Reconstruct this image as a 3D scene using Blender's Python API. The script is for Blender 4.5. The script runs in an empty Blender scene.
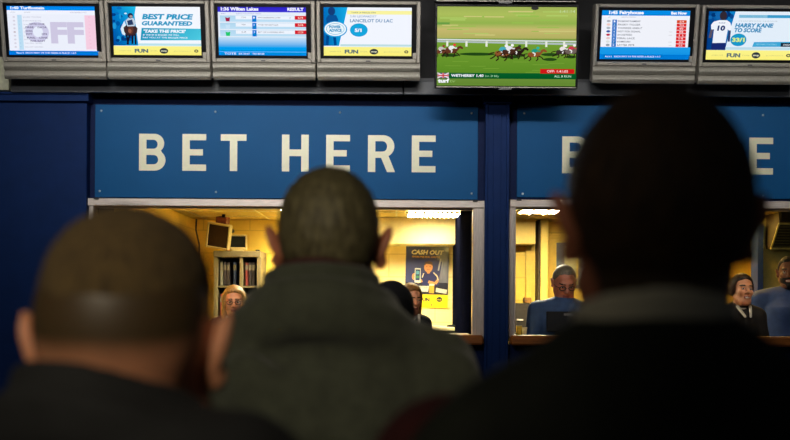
import bpy, math, random
import numpy as np
from mathutils import Vector, Matrix, Euler
random.seed(7)
rng = np.random.default_rng(7)
SC = bpy.context.scene
COL = SC.collection
R = math.radians

# ------------------------------------------------------------------ camera, world, light, exposure
FPX = 1097.0; CAMZ = 1.5; HOR = 300.0; ROLL = 0.0065
cam_d = bpy.data.cameras.new('camera'); cam = bpy.data.objects.new('camera', cam_d); COL.objects.link(cam)
cam_d.sensor_width = 36.0; cam_d.lens = 36.0 * FPX / 790.0
cam_d.shift_y = (HOR - 220.0) / 790.0
cam.location = (0, 0, CAMZ)
cam.rotation_euler = (Euler((R(90), 0, 0)).to_matrix() @ Matrix.Rotation(ROLL, 3, 'Z')).to_euler()
cam_d.dof.use_dof = True; cam_d.dof.focus_distance = 8.0; cam_d.dof.aperture_fstop = 3.4
cam_d.clip_start = 0.05; cam_d.clip_end = 60
SC.camera = cam
SC.view_settings.view_transform = 'Standard'; SC.view_settings.look = 'None'
SC.view_settings.gamma = 1.0; SC.view_settings.use_curve_mapping = False
SC.view_settings.exposure = 0.0
SC.cycles.use_denoising = True
SC.cycles.max_bounces = 6
wd = bpy.data.worlds.new('world'); SC.world = wd; wd.use_nodes = True
wd.node_tree.nodes['Background'].inputs[0].default_value = (0.6, 0.65, 0.75, 1)
wd.node_tree.nodes['Background'].inputs[1].default_value = 0.012

def area(name, loc, target, size, power, color, size_y=None, spread=None):
    l = bpy.data.lights.new(name, 'AREA'); l.energy = power; l.color = color; l.size = size
    if size_y: l.shape = 'RECTANGLE'; l.size_y = size_y
    if spread: l.spread = R(spread)
    o = bpy.data.objects.new(name, l); COL.objects.link(o); o.location = loc
    o.rotation_euler = (Vector(target) - Vector(loc)).to_track_quat('-Z', 'Y').to_euler()
    return o
def spot(name, loc, target, angle, blend, power, color, radius=0.15):
    l = bpy.data.lights.new(name, 'SPOT'); l.energy = power; l.color = color
    l.spot_size = R(angle); l.spot_blend = blend; l.shadow_soft_size = radius
    o = bpy.data.objects.new(name, l); COL.objects.link(o); o.location = loc
    o.rotation_euler = (Vector(target) - Vector(loc)).to_track_quat('-Z', 'Y').to_euler()
    return o
# hall lights, plus unseen lamps added for the band, signs and backs
area('hall_ceiling_light', (-1.6, 3.4, 4.2), (-0.8, 7.7, 2.6), 2.6, 16, (0.97, 0.98, 1.0), 0.6)
area('band_fill_light', (-1.2, 2.3, 3.55), (-1.2, 7.7, 2.95), 1.6, 20, (1.0, 0.97, 0.92), 0.3, 120)  # unseen lamp added to lift the charcoal band under the televisions
area('sign_fill_light', (-0.75, 3.5, 4.15), (-0.75, 7.7, 2.78), 3.3, 12, (1, 0.96, 0.9), 0.15, 38)  # added strip lamp, narrow spread brightens the sign and spares the clerks
area('sign_fill_light_right', (2.3, 3.5, 4.15), (2.3, 7.7, 2.78), 2.2, 4.6, (1, 0.96, 0.9), 0.15, 38)  # dimmer added strip lamp for the right-hand sign
area('hall_side_light', (2.4, 3.8, 4.2), (2.2, 7.7, 2.6), 1.6, 8, (0.97, 0.98, 1.0), 0.5)
spot('backs_fill_spot', (-0.75, -1.2, 2.9), (-0.33, 1.4, 1.5), 25, 0.8, 150, (1.0, 0.88, 0.66), 0.2)  # added spot for the left and middle backs; cone spares the right man

# ------------------------------------------------------------------ helpers
def at(px, py, D):
    """world point seen at a photo pixel, on the plane y = D"""
    u = px - 395.0; v = HOR - py
    X = u * math.cos(ROLL) - v * math.sin(ROLL); Z = u * math.sin(ROLL) + v * math.cos(ROLL)
    return Vector((X * D / FPX, D, CAMZ + Z * D / FPX))
def AX(px, D, py=220): return at(px, py, D).x
def AZ(py, D, px=395): return at(px, py, D).z
def lin(c):
    out = []
    for v in c:
        v = v / 255.0
        out.append(v / 12.92 if v <= 0.04045 else ((v + 0.055) / 1.055) ** 2.4)
    return tuple(out) + (1.0,)
MATS = {}
def mat(name, rgb, rough=0.6, metal=0.0, noise=0.12, nscale=30.0, bump=0.0, bscale=200.0, sss=0.0, coat=0.0, spec=0.5, rgb2=None, stretch=None, sheen=0.0):
    if name in MATS: return MATS[name]
    m = bpy.data.materials.new(name); m.use_nodes = True; nt = m.node_tree; N = nt.nodes; L = nt.links
    b = N['Principled BSDF']; b.inputs['Roughness'].default_value = rough; b.inputs['Metallic'].default_value = metal
    b.inputs['Specular IOR Level'].default_value = spec
    tc = N.new('ShaderNodeTexCoord'); src = tc.outputs['Object']
    if stretch:
        mp = N.new('ShaderNodeMapping'); mp.inputs['Scale'].default_value = stretch; L.new(src, mp.inputs[0]); src = mp.outputs[0]
    n = N.new('ShaderNodeTexNoise'); n.inputs['Scale'].default_value = nscale; n.inputs['Detail'].default_value = 6; L.new(src, n.inputs['Vector'])
    r = N.new('ShaderNodeMix'); r.data_type = 'RGBA'
    c = lin(rgb); c2 = lin(rgb2) if rgb2 else tuple(x * (1 - noise * 2) for x in c[:3]) + (1,)
    r.inputs[6].default_value = c2; r.inputs[7].default_value = tuple(min(1, x * (1 + (0 if rgb2 else noise))) for x in c[:3]) + (1,)
    cr = N.new('ShaderNodeMapRange'); cr.inputs[1].default_value = 0.3; cr.inputs[2].default_value = 0.7
    L.new(n.outputs['Fac'], cr.inputs[0]); L.new(cr.outputs[0], r.inputs[0]); L.new(r.outputs[2], b.inputs['Base Color'])
    if bump:
        n2 = N.new('ShaderNodeTexNoise'); n2.inputs['Scale'].default_value = bscale; n2.inputs['Detail'].default_value = 4; L.new(src, n2.inputs['Vector'])
        bp = N.new('ShaderNodeBump'); bp.inputs['Strength'].default_value = bump; bp.inputs['Distance'].default_value = 0.004
        L.new(n2.outputs['Fac'], bp.inputs['Height']); L.new(bp.outputs[0], b.inputs['Normal'])
    if sss:
        b.inputs['Subsurface Weight'].default_value = sss; b.inputs['Subsurface Radius'].default_value = (0.02, 0.006, 0.003)
        b.inputs['Subsurface Scale'].default_value = 0.6
    if coat: b.inputs['Coat Weight'].default_value = coat
    if sheen: b.inputs['Sheen Weight'].default_value = sheen
    MATS[name] = m; return m
def block_mat(name, rgb, bw=0.44, bh=0.215):
    m = mat(name, rgb, 0.55, noise=0.05, nscale=6); nt = m.node_tree; N = nt.nodes; L = nt.links
    b = N['Principled BSDF']; old = b.inputs['Base Color'].links[0].from_socket
    tc = N.new('ShaderNodeTexCoord'); sp = N.new('ShaderNodeSeparateXYZ'); L.new(tc.outputs['Object'], sp.inputs[0])
    ad = N.new('ShaderNodeMath'); L.new(sp.outputs[0], ad.inputs[0]); L.new(sp.outputs[1], ad.inputs[1])
    cb = N.new('ShaderNodeCombineXYZ'); L.new(ad.outputs[0], cb.inputs[0]); L.new(sp.outputs[2], cb.inputs[1])
    br = N.new('ShaderNodeTexBrick'); L.new(cb.outputs[0], br.inputs['Vector']); br.inputs['Scale'].default_value = 1
    br.inputs['Brick Width'].default_value = bw; br.inputs['Row Height'].default_value = bh; br.inputs['Mortar Size'].default_value = 0.006
    br.inputs['Mortar Smooth'].default_value = 0.3
    br.inputs['Color1'].default_value = (1, 1, 1, 1); br.inputs['Color2'].default_value = (0.985, 0.985, 0.98, 1); br.inputs['Mortar'].default_value = (0.8, 0.78, 0.72, 1)
    mx = N.new('ShaderNodeMix'); mx.data_type = 'RGBA'; mx.blend_type = 'MULTIPLY'; mx.inputs[0].default_value = 1
    L.new(old, mx.inputs[6]); L.new(br.outputs['Color'], mx.inputs[7]); L.new(mx.outputs[2], b.inputs['Base Color'])
    return m
def emis(name, rgb, strength):
    if name in MATS: return MATS[name]
    m = bpy.data.materials.new(name); m.use_nodes = True; nt = m.node_tree
    nt.nodes.remove(nt.nodes['Principled BSDF']); e = nt.nodes.new('ShaderNodeEmission')
    e.inputs[0].default_value = lin(rgb); e.inputs[1].default_value = strength
    nt.links.new(e.outputs[0], nt.nodes['Material Output'].inputs[0]); MATS[name] = m; return m
def picture_mat(name, emit, strength=1.0):
    m = bpy.data.materials.new(name); m.use_nodes = True; nt = m.node_tree
    a = nt.nodes.new('ShaderNodeAttribute'); a.attribute_name = 'Col'
    if emit:
        nt.nodes.remove(nt.nodes['Principled BSDF']); e = nt.nodes.new('ShaderNodeEmission'); e.inputs[1].default_value = strength
        nt.links.new(a.outputs['Color'], e.inputs[0]); nt.links.new(e.outputs[0], nt.nodes['Material Output'].inputs[0])
    else:
        b = nt.nodes['Principled BSDF']; nt.links.new(a.outputs['Color'], b.inputs['Base Color']); b.inputs['Roughness'].default_value = 0.35
    return m
SCREEN = picture_mat('screen_picture', True, 1.0)
PRINT = picture_mat('printed_paper', False)

def link(name, me, parent=None, m=None, smooth=False):
    if m is not None:
        me.materials.clear()
        for q in (m if isinstance(m, (list, tuple)) else [m]): me.materials.append(q)
    if smooth: me.polygons.foreach_set('use_smooth', [True] * len(me.polygons))
    o = bpy.data.objects.new(name, me); COL.objects.link(o)
    if parent: o.parent = parent
    return o
def tag(o, label=None, cat=None, group=None, kind=None):
    if label: o['label'] = label
    if cat: o['category'] = cat
    if group: o['group'] = group
    if kind: o['kind'] = kind
    return o
def empty(name, loc=(0, 0, 0), rz=0, rx=0):
    o = bpy.data.objects.new(name, None); COL.objects.link(o); o.empty_display_size = 0.1
    o.location = loc; o.rotation_euler = (rx, 0, rz); return o
class MB:
    """collects shapes for one mesh"""
    def __init__(s): s.v = []; s.f = []; s.mi = []; s.sm = []
    def add(s, vs, fs, mi=0, smooth=False):
        n = len(s.v); s.v += [tuple(x) for x in vs]; s.f += [[n + i for i in f] for f in fs]; s.mi += [mi] * len(fs); s.sm += [smooth] * len(fs); return s
    def box(s, x0, x1, y0, y1, z0, z1, mi=0, bev=0.0, M=None):
        c = Vector(((x0 + x1) / 2, (y0 + y1) / 2, (z0 + z1) / 2)); h = Vector((abs(x1 - x0) / 2, abs(y1 - y0) / 2, abs(z1 - z0) / 2))
        b = min(bev, min(h) * 0.9)
        if b <= 0:
            vs = [Vector((c.x + i * h.x, c.y + j * h.y, c.z + k * h.z)) for k in (-1, 1) for j in (-1, 1) for i in (-1, 1)]
            fs = [(0, 2, 3, 1), (4, 5, 7, 6), (0, 1, 5, 4), (2, 6, 7, 3), (0, 4, 6, 2), (1, 3, 7, 5)]
        else:   # chamfered box
            vs = []; ix = {}
            for i in (-1, 1):
                for j in (-1, 1):
                    for k in (-1, 1):
                        for a in range(3):
                            p = [i * (h.x - b), j * (h.y - b), k * (h.z - b)]; p[a] = (i, j, k)[a] * h[a]
                            ix[(i, j, k, a)] = len(vs); vs.append(c + Vector(p))
            fs = []
            for a in range(3):
                o1, o2 = [(1, 2), (0, 2), (0, 1)][a]
                for sgn in (-1, 1):
                    q = []
                    for (p1, p2) in ((-1, -1), (1, -1), (1, 1), (-1, 1)):
                        t = [0, 0, 0]; t[a] = sgn; t[o1] = p1; t[o2] = p2; q.append(ix[(*t, a)])
                    fs.append(q if (sgn > 0) != (a == 1) else q[::-1])
            for a in range(3):
                o1, o2 = [(1, 2), (0, 2), (0, 1)][a]
                for s1 in (-1, 1):
                    for s2 in (-1, 1):
                        t = [0, 0, 0]; t[o1] = s1; t[o2] = s2
                        t0 = list(t); t0[a] = -1; t1 = list(t); t1[a] = 1
                        q = [ix[(*t0, o1)], ix[(*t1, o1)], ix[(*t1, o2)], ix[(*t0, o2)]]
                        fs.append(q)
            for i in (-1, 1):
                for j in (-1, 1):
                    for k in (-1, 1): fs.append([ix[(i, j, k, 0)], ix[(i, j, k, 1)], ix[(i, j, k, 2)]])
            # make all faces point outwards
            out = []
            for f in fs:
                n = (vs[f[1]] - vs[f[0]]).cross(vs[f[2]] - vs[f[0]]); fc = sum((vs[q] for q in f), Vector()) / len(f)
                out.append(f if n.dot(fc - c) > 0 else f[::-1])
            fs = out
        if M is not None: vs = [M @ v for v in vs]
        return s.add(vs, fs, mi)
    def tube(s, pts, r, seg=10, mi=0, cap=True):
        pts = [Vector(p) for p in pts]; rs = r if isinstance(r, (list, tuple)) else [r] * len(pts); vs = []; fs = []
        up = Vector((0, 0, 1))
        for i, p in enumerate(pts):
            t = (pts[min(i + 1, len(pts) - 1)] - pts[max(i - 1, 0)]).normalized()
            a = up if abs(t.dot(up)) < 0.95 else Vector((1, 0, 0)); x = t.cross(a).normalized(); y = t.cross(x)
            for k in range(seg):
                g = 2 * math.pi * k / seg; vs.append(p + (x * math.cos(g) + y * math.sin(g)) * rs[i])
        for i in range(len(pts) - 1):
            for k in range(seg):
                fs.append((i * seg + k, i * seg + (k + 1) % seg, (i + 1) * seg + (k + 1) % seg, (i + 1) * seg + k))
        if cap: fs.append(tuple(range(seg - 1, -1, -1))); fs.append(tuple((len(pts) - 1) * seg + k for k in range(seg)))
        return s.add(vs, fs, mi, True)
    def lathe(s, prof, c=(0, 0, 0), seg=20, mi=0, M=None):
        vs = []; fs = []
        for (r, z) in prof:
            for k in range(seg):
                g = 2 * math.pi * k / seg; p = Vector((c[0] + r * math.cos(g), c[1] + r * math.sin(g), c[2] + z)); vs.append(M @ p if M else p)
        for i in range(len(prof) - 1):
            for k in range(seg): fs.append((i * seg + k, i * seg + (k + 1) % seg, (i + 1) * seg + (k + 1) % seg, (i + 1) * seg + k))
        return s.add(vs, fs, mi, True)
    def prism_x(s, prof, x0, x1, mi=0, smooth=False):
        """(y,z) profile extruded along x, with ends"""
        n = len(prof); vs = [(x0, y, z) for y, z in prof] + [(x1, y, z) for y, z in prof]
        fs = [(i, (i + 1) % n, n + (i + 1) % n, n + i) for i in range(n)] + [tuple(range(n - 1, -1, -1)), tuple(range(n, 2 * n))]
        return s.add(vs, fs, mi, smooth)
    def frame(s, x0, x1, z0, z1, wl, wr, wb, wt, y0, y1, mi=0, bev=0.0):
        s.box(x0, x0 + wl, y0, y1, z0, z1, mi, bev); s.box(x1 - wr, x1, y0, y1, z0, z1, mi, bev)
        s.box(x0 + wl, x1 - wr, y0, y1, z1 - wt, z1, mi, bev); s.box(x0 + wl, x1 - wr, y0, y1, z0, z0 + wb, mi, bev); return s
    def build(s, name, m, parent=None):
        me = bpy.data.meshes.new(name); me.from_pydata(s.v, [], s.f); 
        o = link(name, me, parent, m)
        me.polygons.foreach_set('material_index', s.mi); me.polygons.foreach_set('use_smooth', s.sm); me.update()
        return o
def struct(o, name=None): o['kind'] = 'structure'; return o

# ---- text as polygons (built-in font)
_tc = {}
def text_polys(txt, bold=0.0, shear=0.0):
    key = (txt, bold, shear)
    if key in _tc: return _tc[key]
    cu = bpy.data.curves.new('t', 'FONT'); cu.body = txt; cu.size = 1; cu.offset = bold; cu.shear = shear; cu.resolution_u = 2; cu.fill_mode = 'FRONT'
    o = bpy.data.objects.new('t', cu); COL.objects.link(o); dg = bpy.context.evaluated_depsgraph_get(); dg.update()
    me = o.evaluated_get(dg).to_mesh(); vs = np.array([v.co[:2] for v in me.vertices]) if len(me.vertices) else np.zeros((0, 2)); fs = [list(p.vertices) for p in me.polygons]
    o.evaluated_get(dg).to_mesh_clear(); bpy.data.objects.remove(o); bpy.data.curves.remove(cu)
    _tc[key] = (vs, fs); return vs, fs
def outline_mesh(contours, depth, name='t'):
    cu = bpy.data.curves.new(name, 'CURVE'); cu.dimensions = '2D'; cu.fill_mode = 'BOTH'; cu.extrude = depth / 2
    for c in contours:
        sp = cu.splines.new('POLY'); sp.points.add(len(c) - 1)
        for i, (x, y) in enumerate(c): sp.points[i].co = (x, y, 0, 1)
        sp.use_cyclic_u = True
    o = bpy.data.objects.new(name, cu); COL.objects.link(o); dg = bpy.context.evaluated_depsgraph_get(); dg.update()
    me = o.evaluated_get(dg).to_mesh(); vs = [v.co.copy() for v in me.vertices]; fs = [list(p.vertices) for p in me.polygons]
    o.evaluated_get(dg).to_mesh_clear(); bpy.data.objects.remove(o); bpy.data.curves.remove(cu); return vs, fs

class Pic:
    """flat coloured picture in a rectangle, drawn in its own (x right, y down) units; painted layers lie 0.15 mm apart"""
    def __init__(s, x0, y0, x1, y1): s.b = (x0, y0, x1, y1); s.v = []; s.f = []; s.c = []; s.layer = 0; s.sl = 0.0
    def poly(s, pts, col, cols=None):
        n = len(s.v); s.layer += 1
        x0, y0, x1, y1 = s.b
        for p in pts: s.v.append((min(max(p[0], x0), x1), min(max(p[1], y0), y1), s.layer))
        s.f.append(list(range(n, n + len(pts))))
        cols = cols or [col] * len(pts); s.c += [lin(c) for c in cols]; return s
    def rect(s, x0, y0, x1, y1, col, col2=None, horiz=False):
        c2 = col2 or col
        return s.poly([(x0, y0), (x1, y0), (x1, y1), (x0, y1)], col, [col, c2, c2, col] if horiz else [col, col, c2, c2])
    def ell(s, cx, cy, rx, ry, col, n=20, rot=0):
        a = [2 * math.pi * k / n for k in range(n)]
        return s.poly([(cx + rx * math.cos(t) * math.cos(rot) - ry * math.sin(t) * math.sin(rot), cy + rx * math.cos(t) * math.sin(rot) + ry * math.sin(t) * math.cos(rot)) for t in a], col)
    def line(s, pts, w, col):
        for (a, b) in zip(pts[:-1], pts[1:]):
            dx, dy = b[0] - a[0], b[1] - a[1]; l = math.hypot(dx, dy) or 1; nx, ny = -dy / l * w / 2, dx / l * w / 2
            s.poly([(a[0] + nx, a[1] + ny), (b[0] + nx, b[1] + ny), (b[0] - nx, b[1] - ny), (a[0] - nx, a[1] - ny)], col)
            s.layer -= 1
        s.layer += 1; return s
    def text(s, x, y, h, txt, col, w=None, bold=0.0, shear=0.0, x1=None):
        """baseline y; h cap height; w full width"""
        big = h / (s.b[3] - s.b[1]) > 0.045
        vs, fs = text_polys(txt, min(.05, bold * 1.7 + 0.008) if big else bold, shear)
        if not len(vs): return s
        mn = vs.min(0); mx = vs.max(0); k = h / 0.72; kx = (w / (mx[0] - mn[0])) if w else k
        n = len(s.v); s.layer += 1
        for p in vs: s.v.append((x + (p[0] - mn[0]) * kx, y - p[1] * k, s.layer))
        s.f += [[n + i for i in f] for f in fs]; s.c += [lin(col)] * len(vs); return s
    def build(s, name, W, H, m, parent, step=0.00015, extra=0.0):
        """picture centred on x, standing from z=0 to H, facing -y; returns object"""
        x0, y0, x1, y1 = s.b
        vs = [((p[0] - x0) / (x1 - x0) * W - W / 2, -extra - p[2] * step, (y1 - p[1]) / (y1 - y0) * H) for p in s.v]
        me = bpy.data.meshes.new(name); 
        fs = []
        for f in s.f:
            a, b, c = [Vector(vs[f[i]]) for i in (0, 1, 2)]
            # face -y
            nrm = Vector((0, 0, 0))
            for i in range(len(f)):
                p, q = Vector(vs[f[i]]), Vector(vs[f[(i + 1) % len(f)]]); nrm += p.cross(q)
            fs.append(f if nrm.y < 0 else f[::-1])
        me.from_pydata(vs, [], fs)
        at_ = me.color_attributes.new('Col', 'FLOAT_COLOR', 'POINT'); at_.data.foreach_set('color', [q for c in s.c for q in c])
        return link(name, me, parent, m)

# ------------------------------------------------------------------ materials of the place
navy = mat('navy_paint', (16, 42, 90), 0.6, noise=0.06, nscale=8, bump=0.08, bscale=60, spec=0.1)
navy_dark = mat('dark_navy_paint', (14, 30, 70), 0.6, noise=0.08, spec=0.1)
charcoal = mat('charcoal_panel', (92, 95, 100), 0.6, noise=0.1, nscale=5)
black_wall = mat('black_wall_paint', (14, 14, 18), 0.7, noise=0.15)
alu = mat('brushed_aluminium', (212, 200, 190), 0.4, 0.3, noise=0.08, nscale=14, stretch=(1, 1, 12))
alu_v = mat('brushed_aluminium_upright', (204, 192, 182), 0.4, 0.3, noise=0.1, nscale=12, stretch=(12, 1, 1))
carpet = mat('dark_carpet', (30, 28, 34), 0.95, noise=0.2, nscale=120, bump=0.3, bscale=400)
yellow_block = block_mat('yellow_painted_block', (244, 208, 78))
cream_block = block_mat('cream_painted_block', (246, 226, 158))
cream = mat('cream_paint', (248, 230, 160), 0.5, noise=0.04)
ceil_m = mat('ceiling_tile', (240, 214, 120), 0.8, noise=0.05, nscale=20)
oak = mat('orange_wood_counter', (176, 104, 42), 0.4, noise=0.18, nscale=10, stretch=(1, 8, 8), rgb2=(132, 72, 26))
WY = 7.7

# ------------------------------------------------------------------ the setting
def sbox(name, x0, x1, y0, y1, z0, z1, m, bev=0.0):
    return struct(MB().box(x0, x1, y0, y1, z0, z1, 0, bev).build(name, m))
sbox('floor', -6, 6, -3, 11, -0.1, 0, carpet)
sbox('wall_front', -5.2, 5.2, 7.76, 7.96, AZ(97, WY), 4.7, black_wall)
# charcoal band under the televisions, in lengths with butt joints
b = MB()
for (a, c) in ((10, 402), (403.2, 640), (641, 1000)): b.box(AX(a, 7.54), AX(c, 7.54), 7.54, 7.566, AZ(94.2, 7.54), AZ(81.2, 7.54), 0, 0.004); b.box(AX(a, 7.54), AX(c, 7.54), 7.7, 7.758, AZ(94, 7.7), AZ(78, 7.7)); b.box(AX(a, 7.54), AX(c, 7.54), 7.567, 7.7, AZ(82.5, 7.54), AZ(81.2, 7.54))
struct(b.build('trim_1', charcoal))
# left wall section and the pilasters
def pilaster(name, xa, xb, front, back):
    b = MB(); zt = AZ(106, WY)
    b.box(xa, xb, front, back, 0, zt, 0, 0.004)
    if xb - xa < 0.6:
        b.box(xa - 0.006, xa + 0.014, front - 0.012, front + 0.02, 0, zt, 0, 0.003); b.box(xb - 0.014, xb + 0.006, front - 0.012, front + 0.02, 0, zt, 0, 0.003)
        b.box(xa + 0.05, xb - 0.05, front - 0.006, front + 0.02, 0.1, zt - 0.04, 0, 0.003)
    for i, (dz, o) in enumerate(((0.012, 0.008), (0.034, 0.016), (0.058, 0.024))):
        b.box(xa - o, xb + o, front - o * 2.2, back, zt + dz - 0.016, zt + dz, 0, 0.003)
    b.box(xa - 0.02, xb + 0.02, front - 0.04, back, zt, zt + 0.056, 0)
    return struct(b.build(name, navy))
pilaster('wall_left', -5.2, AX(86.3, 7.62), 7.62, 7.96)
pilaster('trim_2', AX(485.5, 7.6), AX(508, 7.6), 7.6, 7.96)
pilaster('trim_3', AX(910, 7.6), AX(932, 7.6), 7.6, 7.96)
b = MB(); b.box(AX(484, 7.55), AX(510, 7.55), 7.56, 7.6, AZ(96.5, 7.55), AZ(94, 7.55)); struct(b.build('trim_9', navy))
sbox('trim_4', AX(-12, 7.72), AX(9, 7.72), 7.70, 7.758, AZ(93, 7.72), AZ(60, 7.72), mat('pale_cream_panel', (196, 196, 170), 0.6))

# betting windows: header, jambs, recess above, sill wall, counter
def betting_window(n, p0, p1, jl, jr):
    zt = AZ(199.5, WY, 395 if n == 1 else 600); zh = AZ(208, WY, 395 if n == 1 else 600); x0 = AX(p0, WY); x1 = AX(p1, WY); zc = 1.235
    # dark recess that carries the sign
    sbox('wall_sign_recess' if n == 1 else 'wall_sign_recess_right', x0, x1, 7.705, 7.76, zt, AZ(97, WY), navy_dark)
    root = empty('window_%d' % n, ((x0 + x1) / 2, 7.7, zc)); root['kind'] = 'structure'
    def rel(b, name, m):
        o = b.build(name, m, root); o.matrix_parent_inverse = Matrix.Translation(-Vector(root.location)); return o
    b = MB(); b.box(x0 + 0.004, x1 - 0.004, 7.655, 7.76, zh, zt - 0.008, 0, 0.004); b.box(x0 + 0.004, x1 - 0.004, 7.70, 7.76, zh - 0.012, zh, 0)
    rel(b, 'window_head', alu)
    b = MB(); b.box(jl[0], jl[1], 7.665, 7.76, zc, zh, 0, 0.004); b.box(jl[1] - 0.012, jl[1], 7.64, 7.67, zc, zh, 0, 0.002); rel(b, 'window_jamb', alu_v)
    b = MB(); b.box(jr[0], jr[1], 7.665, 7.76, zc, zh, 0, 0.004); b.box(jr[0] + 0.02, jr[0] + 0.026, 7.655, 7.67, zc, zh, 0); b.box(jr[1] - 0.016, jr[1], 7.65, 7.67, zc, zh, 0, 0.002); rel(b, 'window_jamb', alu_v)
    b = MB()
    for xx in (x0 + 0.05, x1 - 0.09): b.box(xx, xx + 0.035, 7.64, 7.656, zt - 0.016, zt - 0.004, 0, 0.002)
    rel(b, 'window_catch', mat('dark_catch', (30, 30, 34), 0.5))
    sbox('wall_under_counter' if n == 1 else 'wall_under_counter_right', x0, x1, 7.64, 7.74, 0, zc - 0.04, navy_dark)
    return zc
JW = 0.085
betting_window(1, 88.5, 485, (AX(90, WY), AX(95.5, WY)), (AX(472.5, WY), AX(485, WY)))
betting_window(2, 508.5, 909, (AX(509, WY), AX(515, WY)), (AX(896, WY), AX(909, WY)))

# the inside of the booth
BY = 10.4; CZ = 2.25
xs = AX(326, BY); xp = 0.545
sbox('wall_booth_left', AX(196, BY) - 0.1, AX(196, BY), 7.76, BY, 0, CZ, yellow_block)
sbox('wall_booth_back', AX(196, BY), xs, BY, BY + 0.1, 0, CZ, yellow_block)
sbox('wall_booth_back_cream', xs, xp, BY, BY + 0.1, 0, CZ, cream_block)
sbox('wall_partition', xp, xp + 0.1, 7.762, BY, 0, CZ, mat('partition_navy', (10, 12, 26), 1.0, spec=0.0))
sbox('wall_booth_back_right', xp + 0.1, AX(757, BY), BY, BY + 0.1, 0, CZ, block_mat('golden_painted_block', (242, 204, 72)))
sbox('wall_booth_side_right', AX(761, 9.5), 5.2, 9.5, 9.6, 0, CZ, mat('olive_cream_paint', (206, 200, 128), 0.6, noise=0.05))
sbox('trim_5', AX(756.5, 9.46), AX(762, 9.46), 9.42, 9.6, 0, AZ(224, 9.46, 760), mat('blue_post_paint', (32, 60, 130), 0.5))
sbox('trim_6', AX(755.5, 9.55), AX(761.5, 9.55), 9.5, 9.6, AZ(224, 9.46, 760), CZ, MATS['olive_cream_paint'])
# ceiling with tile joints
b = MB(); b.box(AX(196, BY) - 0.1, 5.2, 7.762, BY + 0.1, CZ + 0.005, CZ + 0.06)
for i in range(12): b.box(-1.8 + i * 0.6, -1.785 + i * 0.6, 7.77, BY, CZ, CZ + 0.006, 1)
for yy in (8.2, 8.8, 9.4, 10.0): b.box(-1.88, 5.1, yy, yy + 0.015, CZ + 0.001, CZ + 0.006, 1)
struct(b.build('ceiling', [ceil_m, mat('ceiling_grid', (250, 235, 180), 0.5)]))
# boxed-in duct along the back wall (window 1) and cupboard-like boxing (window 2)
sbox('trim_7', AX(334, 10.0), xp, 9.98, BY, AZ(244, 9.98), CZ, cream, 0.004)
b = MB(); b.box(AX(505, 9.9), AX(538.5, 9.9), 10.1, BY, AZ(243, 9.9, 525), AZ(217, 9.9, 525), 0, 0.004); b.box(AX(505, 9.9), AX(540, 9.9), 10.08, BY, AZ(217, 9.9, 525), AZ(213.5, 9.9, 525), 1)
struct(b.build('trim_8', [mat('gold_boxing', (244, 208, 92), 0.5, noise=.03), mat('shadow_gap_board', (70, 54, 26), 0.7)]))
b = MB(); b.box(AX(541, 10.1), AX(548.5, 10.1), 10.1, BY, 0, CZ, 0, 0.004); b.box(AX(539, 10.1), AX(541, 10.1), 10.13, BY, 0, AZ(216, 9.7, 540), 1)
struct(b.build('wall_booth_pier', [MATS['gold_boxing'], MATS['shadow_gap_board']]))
# electric trunking down the corner of window 1
struct(MB().tube([(AX(196.5, 10.2), 10.2, CZ - .01), (AX(196, 10.2), 10.2, 2.14), (AX(199, 10.2), 10.22, 2.0), (AX(198, 10.2), 10.2, 1.3)], 0.008, 8).build('trim_10', mat('dark_cable', (40, 30, 20), 0.5)))

# door behind the counter in window 2, with a vision panel
d = empty('door_1', (AX(575, BY, 250), BY - 0.05, 0)); d['kind'] = 'structure'
w = 0.42
MB().box(-w, w, 0.012, 0.045, 0, 2.08, 0, 0.003).frame(-w - .05, w + .05, 0, 2.13, .05, .05, 0.002, .05, 0.0, 0.048, 0, 0.003).build('door_leaf', mat('golden_door_paint', (240, 200, 74), 0.5, noise=.03), d)
def pxl(p): return AX(p, BY) - d.location.x
o = MB().frame(pxl(556), pxl(586), 1.62, 2.05, (pxl(564) - pxl(556)), (pxl(584) - pxl(576)), .03, .03, -0.004, 0.012).build('vision_panel_frame', mat('grey_blue_frame', (92, 98, 104), 0.5), d)
MB().box(pxl(564), pxl(576), 0.002, 0.01, 1.65, 2.02).build('vision_panel', mat('pale_panel', (214, 200, 140), 0.4), d)
MB().tube([(pxl(552), -0.03, 1.02), (pxl(558), -0.03, 1.02)], 0.009).tube([(pxl(552), 0.012, 1.02), (pxl(552), -0.03, 1.02)], 0.009).build('door_handle', alu, d)

# ceiling lights of the booth
def ceiling_light(px0, px1, y0, y1, label, power, lou=6, col=(255, 240, 200)):
    x0, x1 = AX(px0, (y0 + y1) / 2, 214), AX(px1, (y0 + y1) / 2, 214); c = ((x0 + x1) / 2, (y0 + y1) / 2, CZ)
    t = empty('ceiling_light', c); tag(t, label, 'ceiling light', 'ceiling lights inside the betting booth')
    hx, hy = (x1 - x0) / 2, (y1 - y0) / 2
    b = MB(); 
    for (a0, a1, b0, b1) in ((-hx, hx, -hy, -hy + .02), (-hx, hx, hy - .02, hy), (-hx, -hx + .02, -hy + .02, hy - .02), (hx - .02, hx, -hy + .02, hy - .02)): b.box(a0, a1, b0, b1, -0.014, 0, 0)
    b.build('light_frame', mat('white_enamel', (240, 230, 200), 0.4), t)
    MB().box(-hx + .02, hx - .02, -hy + .02, hy - .02, -0.012, -0.002).build('diffuser', emis('lamp_%d' % power, col, power), t)
    for i in range(lou):
        xx = -hx + (i + 1) * 2 * hx / (lou + 1)
        MB().box(xx - .007, xx + .007, -hy + .02, hy - .02, -0.028, -0.013).build('louvre', MATS['white_enamel'], t)
    return t
ceiling_light(406, 464, 9.25, 9.75, 'louvred ceiling light above the navy poster, behind the left betting window', 95, 12)
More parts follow.
